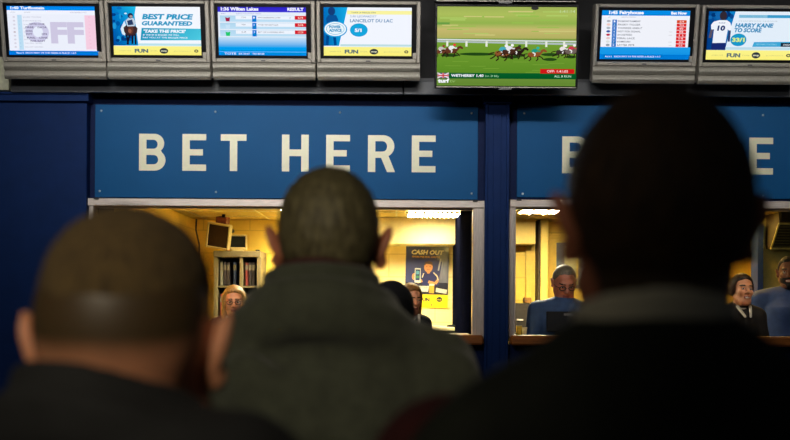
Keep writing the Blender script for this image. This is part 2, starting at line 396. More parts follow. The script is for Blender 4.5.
ceiling_light(283, 340, 9.0, 9.9, 'ceiling light behind the head of the man in the grey-green coat', 95)
ceiling_light(518, 560, 8.9, 9.25, 'small ceiling light above the grey-haired clerk in glasses', 290, 2)
ceiling_light(690, 752, 9.2, 9.6, 'ceiling light above the smiling woman in the dark blazer', 30, 3, (255, 200, 100))
area('blonde_clerk_fill', (-1.25, 8.3, 2.2), (-1.1, 9.2, 1.4), 0.5, 5, (1, 0.82, 0.5))  # added fill without a fitting, brightens the blonde clerk
area('booth_right_fill', (2.7, 8.0, 2.2), (2.9, 9.2, 1.3), 0.5, 1.7, (1, 0.86, 0.55))  # added fill without a fitting, for the olive wall and right-hand faces

# counters
def counter(p0, p1, label):
    x0, x1 = AX(p0, 7.6), AX(p1, 7.6); t = empty('betting_counter', ((x0 + x1) / 2, 7.8, 0)); tag(t, label, 'counter', 'wooden betting counters'); h = (x1 - x0) / 2
    MB().box(-h, h, -0.27, -0.20, 1.195, 1.262, 0, 0.012).build('front_edge', oak, t)
    MB().box(-h + .012, h - .012, -0.2, -0.042, 1.222, 1.26, 0, 0.003).build('worktop', mat('counter_laminate', (214, 170, 84), 0.3, noise=0.05), t)
    return t
counter(91, 483.5, 'orange-brown wooden counter ledge under the left betting window')
counter(510.5, 908, 'orange-brown wooden counter ledge under the right betting window')

# ------------------------------------------------------------------ signs
def arc(cx, cy, r, a0, a1, n=10, ry=None):
    ry = ry or r
    return [(cx + r * math.cos(R(a0 + (a1 - a0) * i / n)), cy + ry * math.sin(R(a0 + (a1 - a0) * i / n))) for i in range(n + 1)]
H = 36.8; S = 7.4
GL = {
 'B': [[(0, 0), (0, H)] + arc(15.2, H - 9.6, 9.9, 90, -48, 12, 9.6) + arc(15.6, 10.4, 10.9, 48, -90, 12, 10.4),
       [(S, 6.2)] + arc(15, 10.9, 4.2, -90, 90, 8, 4.6) + [(S, 15.6)], [(S, H - 15)] + arc(14.6, H - 10.5, 4.0, -90, 90, 8, 4.5) + [(S, H - 6)]],
 'E': [[(0, 0), (0, H), (23.8, H), (23.8, H - 6.3), (S, H - 6.3), (S, 21.6), (20.6, 21.6), (20.6, 15.4), (S, 15.4), (S, 6.3), (23.8, 6.3), (23.8, 0)]],
 'T': [[(9.1, 0), (9.1, H - 6.5), (0, H - 6.5), (0, H), (25.6, H), (25.6, H - 6.5), (16.5, H - 6.5), (16.5, 0)]],
 'H': [[(0, 0), (0, H), (S, H), (S, 22), (19.4, 22), (19.4, H), (26.8, H), (26.8, 0), (19.4, 0), (19.4, 15.4), (S, 15.4), (S, 0)]],
 'R': [[(0, 0), (0, H)] + arc(15.4, H - 11, 11, 90, -62, 12) + [(27.2, 0), (19.2, 0), (13.2, 14.2), (S, 14.2), (S, 0)],
       [(S, 20.4)] + arc(14.8, H - 11.2, 4.4, -90, 90, 8, 5.2) + [(S, H - 6)]]}
sign_blue = mat('sign_blue_acrylic', (0, 80, 134), 0.55, noise=0.03, nscale=3, spec=0.15)
sign_cream = mat('sign_cream_lettering', (224, 222, 192), 0.4, noise=0.02)
screw_m = mat('steel_screw', (215, 220, 225), 0.3, 0.6)
def sign(px0, px1, off, label):
    SY = 7.69; k = SY / FPX
    c = at((px0 + px1) / 2, 199, SY); t = empty('betting_sign', c); tag(t, label, 'sign', 'blue betting signs')
    x0, x1 = at(px0, 152, SY).x - c.x, at(px1, 152, SY).x - c.x; z1 = 93.2 * k
    MB().box(x0, x1, 0, 0.008, 0.004, z1, 0, 0.002).build('sign_board', sign_blue, t)
    for ch, px in zip('BETHERE', (139, 182.3, 220.7, 281.8, 326, 367.8, 411.6)):
        vs, fs = outline_mesh(GL[ch], 0.6)
        p = at(px + off, 170.5 + (px - 139) * 0.0065 + off * 0.0065, SY)
        V = [(p.x - c.x + v.x * k, -0.0015 - (v.z + 0.3) * k * .4, p.z - c.z + v.y * k) for v in vs]
        MB().add(V, fs).build('letter_' + ch.lower(), sign_cream, t)
    for (sx, sy) in ((101.3, 110.8), (215.4, 111.8), (340, 112.5), (471.6, 113.2), (99.7, 191), (216, 192), (340, 193), (471.6, 193.6)):
        p = at(sx + off, sy + off * .0065, SY)
        M = Matrix.Translation((p.x - c.x, 0, p.z - c.z)) @ Matrix.Rotation(R(90), 4, 'X')
        MB().lathe([(0.0005, 0.006), (0.006, 0.005), (0.008, 0.002), (0.008, -0.002)], seg=12, M=M).build('screw', screw_m, t)
sign(95, 478, 0, 'blue sign reading BET HERE in cream letters over the left betting window')
sign(517, 901, 423, 'blue sign at right with its lettering mostly hidden by the nearest man\'s head')

# ------------------------------------------------------------------ televisions
silver = mat('silver_plastic', (176, 170, 160), 0.42, 0.35, noise=0.05)
grille_m = mat('perforated_grey_grille', (150, 146, 136), 0.5, 0.3, noise=0.12, nscale=160, bump=0.2, bscale=350)
bezel_m = mat('black_gloss_bezel', (8, 8, 14), 0.4, noise=0.02, spec=0.15)
def ribbed_tv(pxc, pytop_bottom, pic, label, tilt=14, W=103.0, D=7.38, HH=58.6, gh=17.2, grille=True, group='televisions in grey cabinets above the betting windows'):
    """pxc: photo column of the centre; pytop_bottom: row of the lower edge of the speaker grille"""
    k = D / FPX; c = at(pxc, pytop_bottom, D); t = empty('television', c, 0, R(tilt)); tag(t, label, 'television', group)
    k2 = k / math.cos(R(tilt)) * 0.985
    w = W * k / 2; g = gh * k2; hh = HH * k2; top = g + hh
    b = MB()
    b.box(-w, w, 0.012, 0.10, g * 0.0 + 0.01, top, 0, 0.008)
    b.frame(-w, w, g, top, 3.8 * k, 4.2 * k, 4.0 * k2, 3.2 * k2, -0.012, 0.02, 0, 0.006)
    b.build('casing', silver, t)
    MB().frame(-w + 3.6 * k, w - 4.0 * k, g + 3.8 * k2, top - 3.0 * k2, 3.4 * k, 5.0 * k, 3.0 * k2, 3.0 * k2, -0.002, 0.016, 0).build('bezel', bezel_m, t)
    MB().box(w - 7.6 * k, w - 4.2 * k, -0.012, -0.003, g + 4.0 * k2, g + 9.8 * k2, 0, 0.002).build('sensor_tab', silver, t)
    # two swelling ribbed speaker bars
    pr = [(0.03, 0)]
    for (a, bb) in ((0.03, 0.47), (0.53, 0.97)):
        pr += [(-0.002 - 0.014 * math.sin(math.pi * i / 6), (a + (bb - a) * i / 6) * g) for i in range(7)] + [(0.004, (bb + 0.02) * g)]
    pr += [(0.03, g)]
    MB().prism_x(pr, -w + 0.004, w - 0.004).build('speaker_grille', grille_m, t)
    MB().box(-0.018, 0.012, -0.0135, -0.0118, g + 1.2 * k2, g + 2.4 * k2).build('badge', mat('badge_grey', (90, 90, 92), 0.4), t)
    # wall bracket
    MB().box(-0.12, 0.12, 0.1, 0.125, top * .3, top * .8).tube([(0, .12, top * .55), (0, .2, top * .5)], 0.03).build('bracket', mat('black_steel', (20, 20, 22), 0.5, 0.6), t)
    sw = (W - 4 - 4 - 5.6) * k; sh = (HH - 4 - 3.2 - 4.4) * k2
    s = pic.build('screen', sw, sh, SCREEN, t, extra=0.0)
    s.location = (-0.1 * k, 0.006, g + (4.0 + 2.4) * k2)
    return t
WHT = (246, 248, 255)
def P1():
    p = Pic(55, 38, 697, 410); p.rect(55, 38, 697, 410, (236, 240, 252))
    p.rect(55, 38, 697, 75, (0, 128, 232), (0, 142, 240)); p.text(84, 67, 20, '1:40 Turffontein', WHT, 240, 0.02)
    p.rect(55, 75, 697, 104, (240, 244, 255)); p.text(84, 94, 8, 'DRAW', (170, 170, 190)); p.text(180, 94, 8, 'RUNNER', (170, 170, 190)); p.text(505, 94, 9, 'WIN OR EACH WAY', (150, 150, 175), 118)
    p.rect(128, 110, 160, 372, (188, 222, 244)); p.rect(605, 110, 686, 366, (246, 206, 226))
    for i in range(9):
        y = 130 + i * 28; p.text(168, y, 9, ['SILVER TONGUE', 'HAWKEYE', 'VALENCIA', 'SKY LARK', 'SIX TWELVE', 'LONE STAR', 'NORTH FACE', 'THE MILL WHEEL', 'WILLOW GARDEN'][i], (176, 180, 200), 130); p.ell(104, y - 4, 9, 7, (216, 214, 228) if i != 4 else (200, 190, 200))
        p.text(138, y, 10, str(i + 1), (140, 190, 230)); p.text(632, y, 10, ['7/2', '4', '9/2', '6', '8', '10', '12', '20', '33'][i], (236, 170, 200))
    L = (206, 200, 226)
    p.text(360, 312, 148, 'FF', L, 236, 0.03)
    p.ell(264, 238, 84, 76, (206, 204, 232), 28); p.ell(270, 236, 36, 40, (232, 238, 252), 24)
    D = (70, 60, 110)
    for (x, y, w, t) in ((212, 184, 110, 'WITH OUR'), (184, 208, 58, 'FREE'), (270, 208, 64, 'DATA'), (182, 236, 50, 'GOING'), (184, 258, 46, 'SOFT'), (296, 258, 36, 'ON'), (190, 286, 62, 'RAIL'), (278, 286, 60, 'LANE'), (214, 310, 104, 'FAR EAST')): p.text(x, y, 13, t, D, w, 0.015)
    p.rect(55, 378, 697, 410, (0, 118, 220)); p.text(108, 400, 13, 'Race 5  EACH WAY 1/4 THE ODDS A PLACE 1-2-3', WHT, 425, 0.01)
    return p
def yellow_strip(p, x0, x1, y0, y1, t0='WHEN THE', t1='STOPS', dark=(40, 50, 60)):
    p.rect(x0, y0, x1, y1, (252, 244, 140), (250, 238, 120)); m = (y0 + y1) / 2; W = x1 - x0
    p.text(x0 + W * .065, m + 5, 8, t0, (190, 186, 120), W * .13); p.text(x0 + W * .235, m + 13, 26, 'FUN', (86, 110, 120), W * .15, 0.04)
    p.text(x0 + W * .41, m + 5, 8, t1, (190, 186, 120), W * .075); p.ell(x0 + W * .56, m, W * .047, 21, dark, 24); p.text(x0 + W * .528, m + 5, 12, 'stop', (240, 240, 200), W * .065, 0.03)
    p.text(x0 + W * .67, m + 4, 7, 'gambleaware', (200, 196, 130), W * .19); p.ell(x0 + W * .92, m, 15, 11, dark, 16); p.ell(x0 + W * .92, m, 8, 5, (240, 230, 120), 12)
def P2():
    p = Pic(52, 38, 702, 408); p.rect(52, 38, 702, 408, (244, 248, 255))
    p.poly([(52, 38), (228, 38), (214, 110), (232, 335), (52, 335)], 0, [(0, 120, 200), (30, 190, 235), (20, 170, 220), (0, 140, 210), (0, 70, 150)])
    for i in range(26):
        x = 62 + rng.random() * 120; y = 55 + rng.random() * 260; p.ell(x, y, 8 + rng.random() * 14, 8 + rng.random() * 18, [(0, 60, 130), (10, 110, 190), (30, 150, 215), (0, 86, 160)][i % 4], 9)
    D = (22, 22, 40)   # a horse and rider seen head-on
    p.poly([(110, 210), (140, 150), (150, 180), (140, 260), (120, 250)], (220, 236, 246))
    p.poly([(132, 200), (160, 178), (205, 176), (232, 205), (228, 236), (206, 262), (160, 262), (136, 236)], (60, 40, 44))
    p.ell(183, 216, 20, 34, (96, 54, 44), 16); p.ell(176, 226, 12, 16, (150, 90, 70), 12)
    for (a, b_) in (((150, 250), (160, 326)), ((172, 256), (154, 326)), ((196, 256), (190, 322)), ((214, 250), (214, 326))): p.line([a, b_], 13, D)
    p.poly([(148, 150), (170, 128), (206, 130), (222, 160), (212, 190), (160, 192)], (190, 206, 224)); p.poly([(160, 150), (196, 140), (206, 178), (166, 184)], (40, 60, 100))
    p.ell(186, 112, 19, 20, (30, 44, 80), 14); p.ell(190, 118, 12, 10, (170, 150, 150), 10); p.ell(152, 96, 10, 6, (210, 240, 255), 8)
    C = (20, 152, 200); p.text(268, 136, 37, 'BEST PRICE', C, 368, 0.035, 0.18); p.text(264, 182, 30, 'GUARANTEED', C, 364, 0.035, 0.18)
    p.poly([(262, 203), (702, 206), (702, 292), (250, 295)], 0, [(20, 150, 190), (70, 196, 220), (80, 205, 228), (10, 150, 195)])
    p.text(276, 237, 22, "'TAKE THE PRICE'", WHT, 304, 0.04, 0.15); p.text(270, 260, 12, 'IF THE SP IS BIGGER WE WILL', WHT, 262, 0.01); p.text(268, 280, 12, 'PAY YOU AT THE BIGGER PRICE', WHT, 322, 0.01)
    p.rect(232, 318, 702, 335, (186, 226, 236)); yellow_strip(p, 52, 702, 338, 408); return p
def P3():
    p = Pic(58, 38, 704, 408); p.rect(58, 38, 704, 408, (230, 238, 250)); p.rect(58, 38, 704, 82, (40, 30, 190), (60, 50, 214))
    p.text(82, 70, 24, '1:36 Wilten Lakes', WHT, 268, 0.025); p.text(556, 70, 22, 'RESULT', WHT, 116, 0.03); p.text(84, 98, 8, 'FINISH', (150, 150, 220)); p.text(190, 98, 8, 'RACE 8 ELSWICK PARK', (140, 140, 220), 180)
    for i, (c, t, od, pr) in enumerate((((160, 20, 70), 'MOSSGREEN LASS', 'T24', '6/4'), ((200, 228, 248), 'THE WHISTLER', 'T6A', '5/4'), ((30, 200, 110), 'BIT OF MAKEBELIEVE', '6.8', '11/20'))):
        y = 108 + i * 54
        p.rect(74, y, 690, y + 46, (176, 214, 238), (190, 224, 246)); p.rect(186, y + 2, 690, y + 28, (238, 244, 254)); p.poly([(112, y + 12), (128, y + 18), (146, y + 12), (142, y + 44), (116, y + 44)], c)
        p.text(226, y + 18, 10, od, (90, 100, 120), 32); p.rect(304, y - 1, 334, y + 47, (0, 118, 214)); p.text(312, y + 22, 15, str(i + 1), WHT, 10)
        p.text(346, y + 19, 10, t, (70, 76, 100), [160, 146, 184][i]); p.rect(608, y, 690, y + 28, (214, 20, 40)); p.text(630, y + 21, 15, pr, (255, 220, 200), 38, 0.01)
    p.text(570, 128, 9, 'SP', (120, 130, 150)); p.rect(58, 268, 704, 345, (200, 226, 246), (10, 160, 236)); p.rect(58, 345, 704, 408, (0, 160, 238), (0, 134, 226))
    p.line([(58, 378), (704, 378)], 2, (150, 210, 250)); p.text(100, 400, 16, 'TOTE', WHT, 84, 0.01); p.text(204, 399, 13, 'EX 30.07', WHT, 78, 0.01); p.text(300, 399, 13, 'TRI 89.60', WHT, 86, 0.01)
    return p
def P4():
    p = Pic(64, 40, 716, 412); p.rect(64, 40, 716, 412, (242, 246, 255)); p.poly([(64, 40), (240, 40), (176, 335), (64, 335)], 0, [(0, 110, 190), (20, 170, 230), (10, 150, 215), (0, 90, 170)])
    p.ell(124, 76, 26, 32, (20, 60, 120), 16); p.poly([(84, 130), (100, 104), (156, 104), (172, 140), (160, 180), (92, 180)], (10, 80, 150)); p.line([(98, 230), (90, 330)], 20, (0, 70, 140)); p.line([(140, 230), (150, 330)], 20, (0, 70, 140)); p.rect(70, 180, 150, 240, (20, 110, 190))
    p.ell(150, 210, 86, 60, (30, 160, 220), 28); p.ell(150, 208, 78, 53, (240, 248, 255), 28); p.ell(150, 208, 66, 43, (110, 190, 224), 28); p.ell(150, 208, 62, 39, (236, 246, 252), 28)
    p.text(106, 202, 20, 'POWER', (40, 150, 200), 84, 0.03); p.text(104, 228, 20, 'ADVICE', (40, 150, 200), 92, 0.03)
    p.rect(236, 70, 716, 98, (250, 244, 160)); p.text(264, 90, 11, 'TAKE A PRICE ON', (110, 120, 130), 176, 0.01)
    p.text(256, 120, 15, '2.00 LEOPARDST', (100, 140, 180), 190, 0.005, 0.1); p.text(256, 156, 24, 'LANCELOT DU LAC', (96, 142, 186), 308, 0.01, 0.05)
    p.ell(320, 215, 64, 50, (20, 164, 220), 28); p.text(290, 228, 24, '5/1', WHT, 50, 0.04)
    p.rect(186, 322, 716, 338, (190, 222, 228)); yellow_strip(p, 64, 716, 342, 412); return p
def P5():
    p = Pic(55, 50, 645, 385); p.rect(55, 50, 645, 385, (240, 242, 250)); p.rect(55, 50, 645, 90, (10, 140, 226), (0, 132, 222)); p.text(104, 80, 22, '1:45 Fairyhouse', WHT, 226, 0.03); p.text(508, 80, 18, 'Bet Now', WHT, 102, 0.03)
    p.text(98, 104, 7, 'SILK', (150, 150, 170)); p.text(186, 104, 7, 'SELECTION', (150, 150, 170), 90)
    for i, (n, c, pr) in enumerate(zip(('DUBAWI RAMSAY', 'FRISKY TIGGER', 'THUNDER ANDLIT', 'NOT FOR SIGNAL', 'SYLVETREE', 'FERAL LACE', 'HAMSHAN', 'LATTER PETE'), ((180, 180, 190), (240, 200, 190), (170, 180, 190), (60, 90, 170), (190, 30, 70), (230, 200, 200), (220, 225, 225), (150, 160, 170)), ('6/4', '9/4', '6', '8', '11', '14', '20', '25'))):
        y = 118 + i * 23.0; dx = -i * 2.5; p.ell(104, y + 10, 13, 8, c, 12); p.rect(128, y, 158, y + 22, (0, 112, 200)); p.text(137, y + 17, 12, str(i + 1), WHT, 10)
        p.text(166, y + 16, 12, n, (70, 76, 96), [146, 146, 158, 148, 94, 112, 84, 112][i], 0.006); p.rect(548, y + 1, 612, y + 21, (222, 28, 34) if i else (214, 70, 20)); p.text(566, y + 17, 13, pr, (255, 210, 210), 28, 0.01)
        if i in (3, 4, 6, 7): p.text(500, y + 15, 8, 'NR9', (200, 200, 205), 22)
    p.rect(55, 302, 645, 385, (30, 156, 232), (10, 144, 228)); p.rect(55, 352, 645, 385, (0, 122, 214)); p.text(92, 372, 11, 'Race 2   EACH WAY 1/5 THE ODDS A PLACE 1-2-3', WHT, 360, 0.01); return p
def P6():
    p = Pic(85, 62, 690, 392); p.rect(85, 62, 690, 392, (226, 238, 250)); p.poly([(85, 62), (268, 62), (236, 200), (215, 325), (85, 325)], 0, [(0, 70, 140), (10, 130, 200), (20, 120, 190), (10, 90, 170), (0, 50, 120)])
    for i in range(14): p.ell(95 + rng.random() * 150, 70 + rng.random() * 60, 8 + 10 * rng.random(), 8 + 10 * rng.random(), [(0, 50, 110), (20, 100, 170), (10, 70, 140)][i % 3], 8)
    p.ell(186, 96, 24, 30, (50, 40, 50), 14)
    p.poly([(108, 158), (124, 136), (160, 126), (212, 126), (234, 140), (246, 170), (236, 200), (222, 186), (214, 276), (126, 278), (130, 186), (112, 190)], (238, 242, 250)); p.line([(116, 188), (106, 244)], 17, (90, 80, 96)); p.line([(236, 194), (234, 268)], 15, (40, 60, 110)); p.rect(120, 278, 216, 322, (24, 40, 110))
    p.text(160, 148, 8, 'KANE', (60, 90, 150), 42); p.text(150, 194, 32, '10', (24, 50, 110), 54, 0.04, 0.1)
    p.rect(290, 90, 690, 110, (50, 150, 200), (60, 160, 210)); p.rect(290, 90, 480, 110, (130, 190, 220)); p.text(300, 105, 11, 'SCORER ODDS', (90, 170, 210), 150); p.text(288, 134, 7, 'CHAMPIONS LEAGUE ', (170, 180, 190), 260)
    p.text(268, 172, 26, 'HARRY KANE', (50, 140, 190), 258, 0.035, 0.2); p.text(266, 204, 26, 'TO SCORE', (50, 140, 190), 184, 0.035, 0.2)
    p.ell(298, 256, 54, 42, (20, 150, 200), 24); p.text(256, 268, 26, '33/1', (220, 240, 130), 84, 0.05); p.poly([(404, 270), (690, 266), (690, 300), (394, 302)], (60, 166, 214)); p.text(420, 290, 10, 'MIDWEEK FOOTBALL', (160, 214, 236), 140); p.rect(584, 274, 690, 300, (16, 40, 60)); p.text(600, 293, 12, 'ONLINE', WHT, 60)
    p.rect(215, 305, 690, 322, (190, 220, 234)); yellow_strip(p, 85, 690, 325, 392); return p
def PR():   # the horse race on the middle screen, in 790/180 px units
    p = Pic(74, 26, 684, 382); p.rect(74, 26, 684, 382, (130, 186, 62))
    for (y0, y1, a, b_) in ((26, 60, (160, 178, 88), (172, 190, 92)), (60, 100, (172, 190, 92), (146, 178, 78)), (100, 125, (146, 178, 78), (192, 186, 108)), (125, 168, (200, 184, 112), (176, 176, 96)), (168, 182, (120, 150, 60), (146, 160, 84)), (182, 330, (116, 158, 50), (90, 138, 36)), (330, 382, (110, 146, 58), (96, 132, 48))): p.rect(74, y0, 684, y1, a, b_)
    for i in range(26):
        x = 74 + rng.random() * 540; y = 40 + rng.random() * 115; p.rect(x, y, x + 60 + rng.random() * 60, y + 3 + rng.random() * 3, [(176, 206, 104), (150, 190, 80), (206, 200, 124)][i % 3])
    for i in range(18):
        x = 74 + rng.random() * 540; y = 262 + rng.random() * 58; p.rect(x, y, x + 70, y + 2, [(100, 148, 44), (122, 164, 56)][i % 2])
    p.rect(74, 98, 128, 108, (106, 156, 70))
    p.poly([(74, 172), (684, 178), (684, 184), (74, 178)], (214, 222, 224)); p.poly([(74, 180), (684, 188), (684, 197), (74, 187)], (176, 190, 190))
    for x in (118, 202, 290, 378, 464, 552, 630): p.rect(x - 4, 182, x + 5, 206, (232, 236, 220))
    p.ell(500, 32, 17, 9, (50, 50, 50), 12)
    SH = (34, 70, 22)
    for (x0, x1, y) in ((170, 330, 240), (410, 462, 244), (530, 610, 240), (540, 600, 262), (640, 684, 250), (350, 440, 252), (90, 170, 246)): p.ell((x0 + x1) / 2, y, (x1 - x0) / 2, 7, SH, 14)
    def horse(x, y, s, coat, silk, cap, dark=(40, 24, 16)):
        q = lambda a, b_: (x + a * s, y + b_ * s)
        p.poly([q(-30, -4), q(-24, -12), q(-4, -12), q(18, -14), q(26, -6), q(22, 8), q(-4, 8), q(-24, 10)], coat)
        p.poly([q(16, -10), q(34, -26), q(42, -24), q(36, -12), q(24, 2)], coat); p.poly([q(34, -26), q(44, -28), q(56, -18), q(52, -12), q(40, -16)], coat)
        for L in (((-24, 2), (-36, 14), (-46, 18)), ((-20, 6), (-14, 18), (-24, 26)), ((18, 4), (32, 10), (40, 20)), ((14, 6), (16, 18), (8, 26))): p.line([q(*k) for k in L], 5 * s, dark)
        p.line([q(-30, -6), q(-44, -4), q(-52, 2)], 4 * s, dark)
        p.poly([q(-14, -18), q(-6, -28), q(8, -28), q(16, -20), q(6, -12), q(-8, -10)], silk); p.line([q(10, -22), q(20, -16), q(26, -18)], 5 * s, silk); p.line([q(-8, -12), q(4, -6), q(0, 4)], 5 * s, (236, 236, 232)); p.ell(*q(15, -32), 7 * s, 6 * s, cap, 10)
    horse(90, 232, 0.85, (110, 60, 40), (200, 190, 190), (150, 40, 50)); horse(136, 230, 0.95, (96, 52, 34), (236, 240, 240), (230, 60, 60))
    horse(420, 236, 1.0, (40, 28, 22), (60, 60, 60), (40, 60, 50)); horse(360, 240, 1.15, (140, 84, 44), (70, 170, 190), (240, 240, 244)); horse(388, 232, 1.0, (70, 40, 28), (230, 232, 240), (250, 250, 250))
    horse(500, 244, 1.0, (140, 80, 40), (30, 150, 130), (40, 180, 160)); horse(622, 232, 0.95, (60, 50, 46), (236, 226, 230), (250, 240, 240)); horse(660, 230, 0.95, (110, 96, 90), (200, 60, 80), (240, 240, 240))
    p.rect(74, 326, 684, 352, (6, 92, 40), (0, 84, 36)); p.rect(526, 306, 676, 327, (206, 24, 24)); p.text(556, 322, 11, 'OFF: 1:41:05', (255, 230, 225), 92, 0.01)
    # a union flag beside the course name
    p.rect(76, 327, 126, 350, (40, 40, 110)); p.line([(76, 327), (126, 350)], 5, (240, 220, 226)); p.line([(76, 350), (126, 327)], 5, (240, 220, 226)); p.rect(76, 334, 126, 343, (240, 220, 226)); p.rect(96, 327, 106, 350, (240, 220, 226)); p.rect(76, 336, 126, 341, (200, 30, 50)); p.rect(98, 327, 104, 350, (200, 30, 50))
    p.text(136, 344, 12, 'WETHERBY 1.40', WHT, 142, 0.03); p.text(284, 344, 9, '2m 3f 85y', (160, 220, 170), 62); p.text(588, 344, 10, 'ALL 8 RUN', (190, 236, 200), 74, 0.01)
    p.text(78, 370, 17, 'turf', WHT, 50, 0.05); p.text(130, 370, 15, 'tv', (150, 190, 110), 24, 0.0); p.text(608, 54, 12, '1:41:14', (200, 220, 170), 66); return p

ribbed_tv(56.2, 79.6, P1(), 'television at far left showing a white race card with OFF across it')
ribbed_tv(160.0, 80.0, P2(), 'television showing BEST PRICE GUARANTEED beside a horse and rider')
ribbed_tv(264.3, 80.4, P3(), 'television showing a blue RESULT board with three runners')
ribbed_tv(368.6, 80.8, P4(), 'television showing LANCELOT DU LAC with odds in a blue circle')
ribbed_tv(643.0, 83.8, P5(), 'television showing the 1:45 Fairyhouse race card with red prices', tilt=14)
ribbed_tv(748.2, 84.8, P6(), 'television at far right showing a white number 10 shirt and HARRY KANE TO SCORE', tilt=14)
# middle screen: a larger slim black set
def slim_tv(pxc, pyb, W, HH, pic, label, tilt, D=7.25):
    k = D / FPX; c = at(pxc, pyb, D); t = empty('flat_screen_television', c, 0, R(tilt)); tag(t, label, 'television')
    w = W * k / 2; h = HH * k
    b = MB(); b.box(-w, w, 0.006, 0.05, 0, h, 0, 0.006); b.frame(-w, w, 0, h, 1.6 * k, 1.6 * k, 2.2 * k, 2.0 * k, -0.006, 0.008, 0, 0.002); b.build('casing', bezel_m, t)
    MB().box(-w + .01, w - .01, -0.009, -0.003, 0.002, 0.009, 0, 0.002).build('silver_edge', silver, t)
    MB().box(-0.05, 0.04, -0.012, -0.003, -0.012, 0.004, 0, 0.003).build('badge', MATS['badge_grey'], t)
    MB().box(-0.2, 0.2, 0.05, 0.1, h * .3, h * .7).tube([(0, .1, h * .5), (0, .42, h * .45)], 0.035).build('bracket', MATS['black_steel'], t)
    s = pic.build('screen', (W - 4.4) * k, (HH - 4.6) * k, SCREEN, t); s.location = (0, 0.004, 2.4 * k); return t
slim_tv(506, 88.3, 143, 82.2, PR(), 'large slim black television showing a horse race on green turf', 5)
pb = Pic(0, 0, 160, 90); pb.rect(0, 0, 160, 90, (6, 8, 14)); slim_tv(506, 2.2, 143, 82.2, pb, 'television above the horse race screen, only its silver lower edge in view', 5)
b 
# ------------------------------------------------------------------ bodies: smooth solids from distance fields
def rot(yaw=0, pitch=0, roll=0):
    return np.array(Euler((R(pitch), R(roll), R(yaw)), 'XYZ').to_matrix())
class Field:
    def __init__(s, lo, hi, h):
        s.h = h; s.lo = np.array(lo, float); n = np.ceil((np.array(hi) - s.lo) / h).astype(int) + 1
        s.n = n; s.F = np.full(tuple(n), 0.06, np.float32); s.ax = [s.lo[i] + h * np.arange(n[i]) for i in range(3)]
    def put(s, prim, k=0.01, op='add'):
        fn, lo, hi = prim; pad = 0.05
        i0 = [max(0, int(np.floor((lo[i] - pad - s.lo[i]) / s.h))) for i in range(3)]; i1 = [min(s.n[i], int(np.ceil((hi[i] + pad - s.lo[i]) / s.h)) + 1) for i in range(3)]
        if any(a >= b for a, b in zip(i0, i1)): return s
        sl = tuple(slice(a, b) for a, b in zip(i0, i1))
        X = s.ax[0][sl[0]][:, None, None]; Y = s.ax[1][sl[1]][None, :, None]; Z = s.ax[2][sl[2]][None, None, :]
        d = fn(X, Y, Z); a = s.F[sl]
        if op == 'add': h = np.maximum(k - np.abs(a - d), 0) / k; r = np.minimum(a, d) - h * h * k / 4
        elif op == 'sub': d = -d; h = np.maximum(k - np.abs(a - d), 0) / k; r = np.maximum(a, d) + h * h * k / 4
        elif op == 'disp': r = a + d
        s.F[sl] = r; return s
    def cut(s, fn, k=0.006):
        """keep where fn < 0"""
        X = s.ax[0][:, None, None]; Y = s.ax[1][None, :, None]; Z = s.ax[2][None, None, :]
        d = np.broadcast_to(fn(X, Y, Z), s.F.shape); a = s.F; h = np.maximum(k - np.abs(a - d), 0) / k; s.F = (np.maximum(a, d) + h * h * k / 4).astype(np.float32); return s
    def warp(s, fn):
        X = s.ax[0][:, None, None]; Y = s.ax[1][None, :, None]; Z = s.ax[2][None, None, :]; s.F = (s.F + fn(X, Y, Z)).astype(np.float32); return s
    def mesh(s):
        F = s.F.copy(); F[0] = F[-1] = 1; F[:, 0] = F[:, -1] = 1; F[:, :, 0] = F[:, :, -1] = 1
        I = F < 0; n = F.shape
        c = I[:-1, :-1, :-1].astype(np.int8)
        tot = np.zeros(tuple(x - 1 for x in n), np.int8)
        for dx in (0, 1):
            for dy in (0, 1):
                for dz in (0, 1): tot += I[dx:n[0] - 1 + dx, dy:n[1] - 1 + dy, dz:n[2] - 1 + dz]
        cells = np.argwhere((tot > 0) & (tot < 8)); idx = np.full(tot.shape, -1, np.int32); idx[tuple(cells.T)] = np.arange(len(cells))
        acc = np.zeros((len(cells), 3)); cnt = np.zeros(len(cells))
        cor = [(a, b, c_) for a in (0, 1) for b in (0, 1) for c_ in (0, 1)]
        for p in cor:
            for ax in range(3):
                if p[ax] == 0:
                    q = list(p); q[ax] = 1
                    a = F[tuple((cells + p).T)]; b = F[tuple((cells + q).T)]; m = (a < 0) != (b < 0)
                    t = np.where(m, a / np.where(m, a - b, 1), 0); pt = np.array(p, float)[None, :] + t[:, None] * (np.array(q) - np.array(p))[None, :]
                    acc[m] += pt[m]; cnt[m] += 1
        V = s.lo + (cells + acc / cnt[:, None]) * s.h
        quads = []
        for ax in range(3):
            o = [0, 1, 2]; o.remove(ax); u, v = o
            sa = [slice(None)] * 3; sb = [slice(None)] * 3; sa[ax] = slice(0, n[ax] - 1); sb[ax] = slice(1, n[ax])
            A = I[tuple(sa)]; B = I[tuple(sb)]; E = np.argwhere(A != B)
            E = E[(E[:, u] > 0) & (E[:, v] > 0) & (E[:, u] < n[u] - 1) & (E[:, v] < n[v] - 1)]
            inside = A[tuple(E.T)]
            def g(du, dv):
                q = E.copy(); q[:, u] -= du; q[:, v] -= dv; return idx[tuple(q.T)]
            Q = np.stack([g(1, 1), g(0, 1), g(0, 0), g(1, 0)], 1)
            flip = inside if ax != 1 else ~inside
            Q[~flip] = Q[~flip][:, ::-1]; quads.append(Q)
        Q = np.concatenate(quads); return V, Q[(Q >= 0).all(1)]
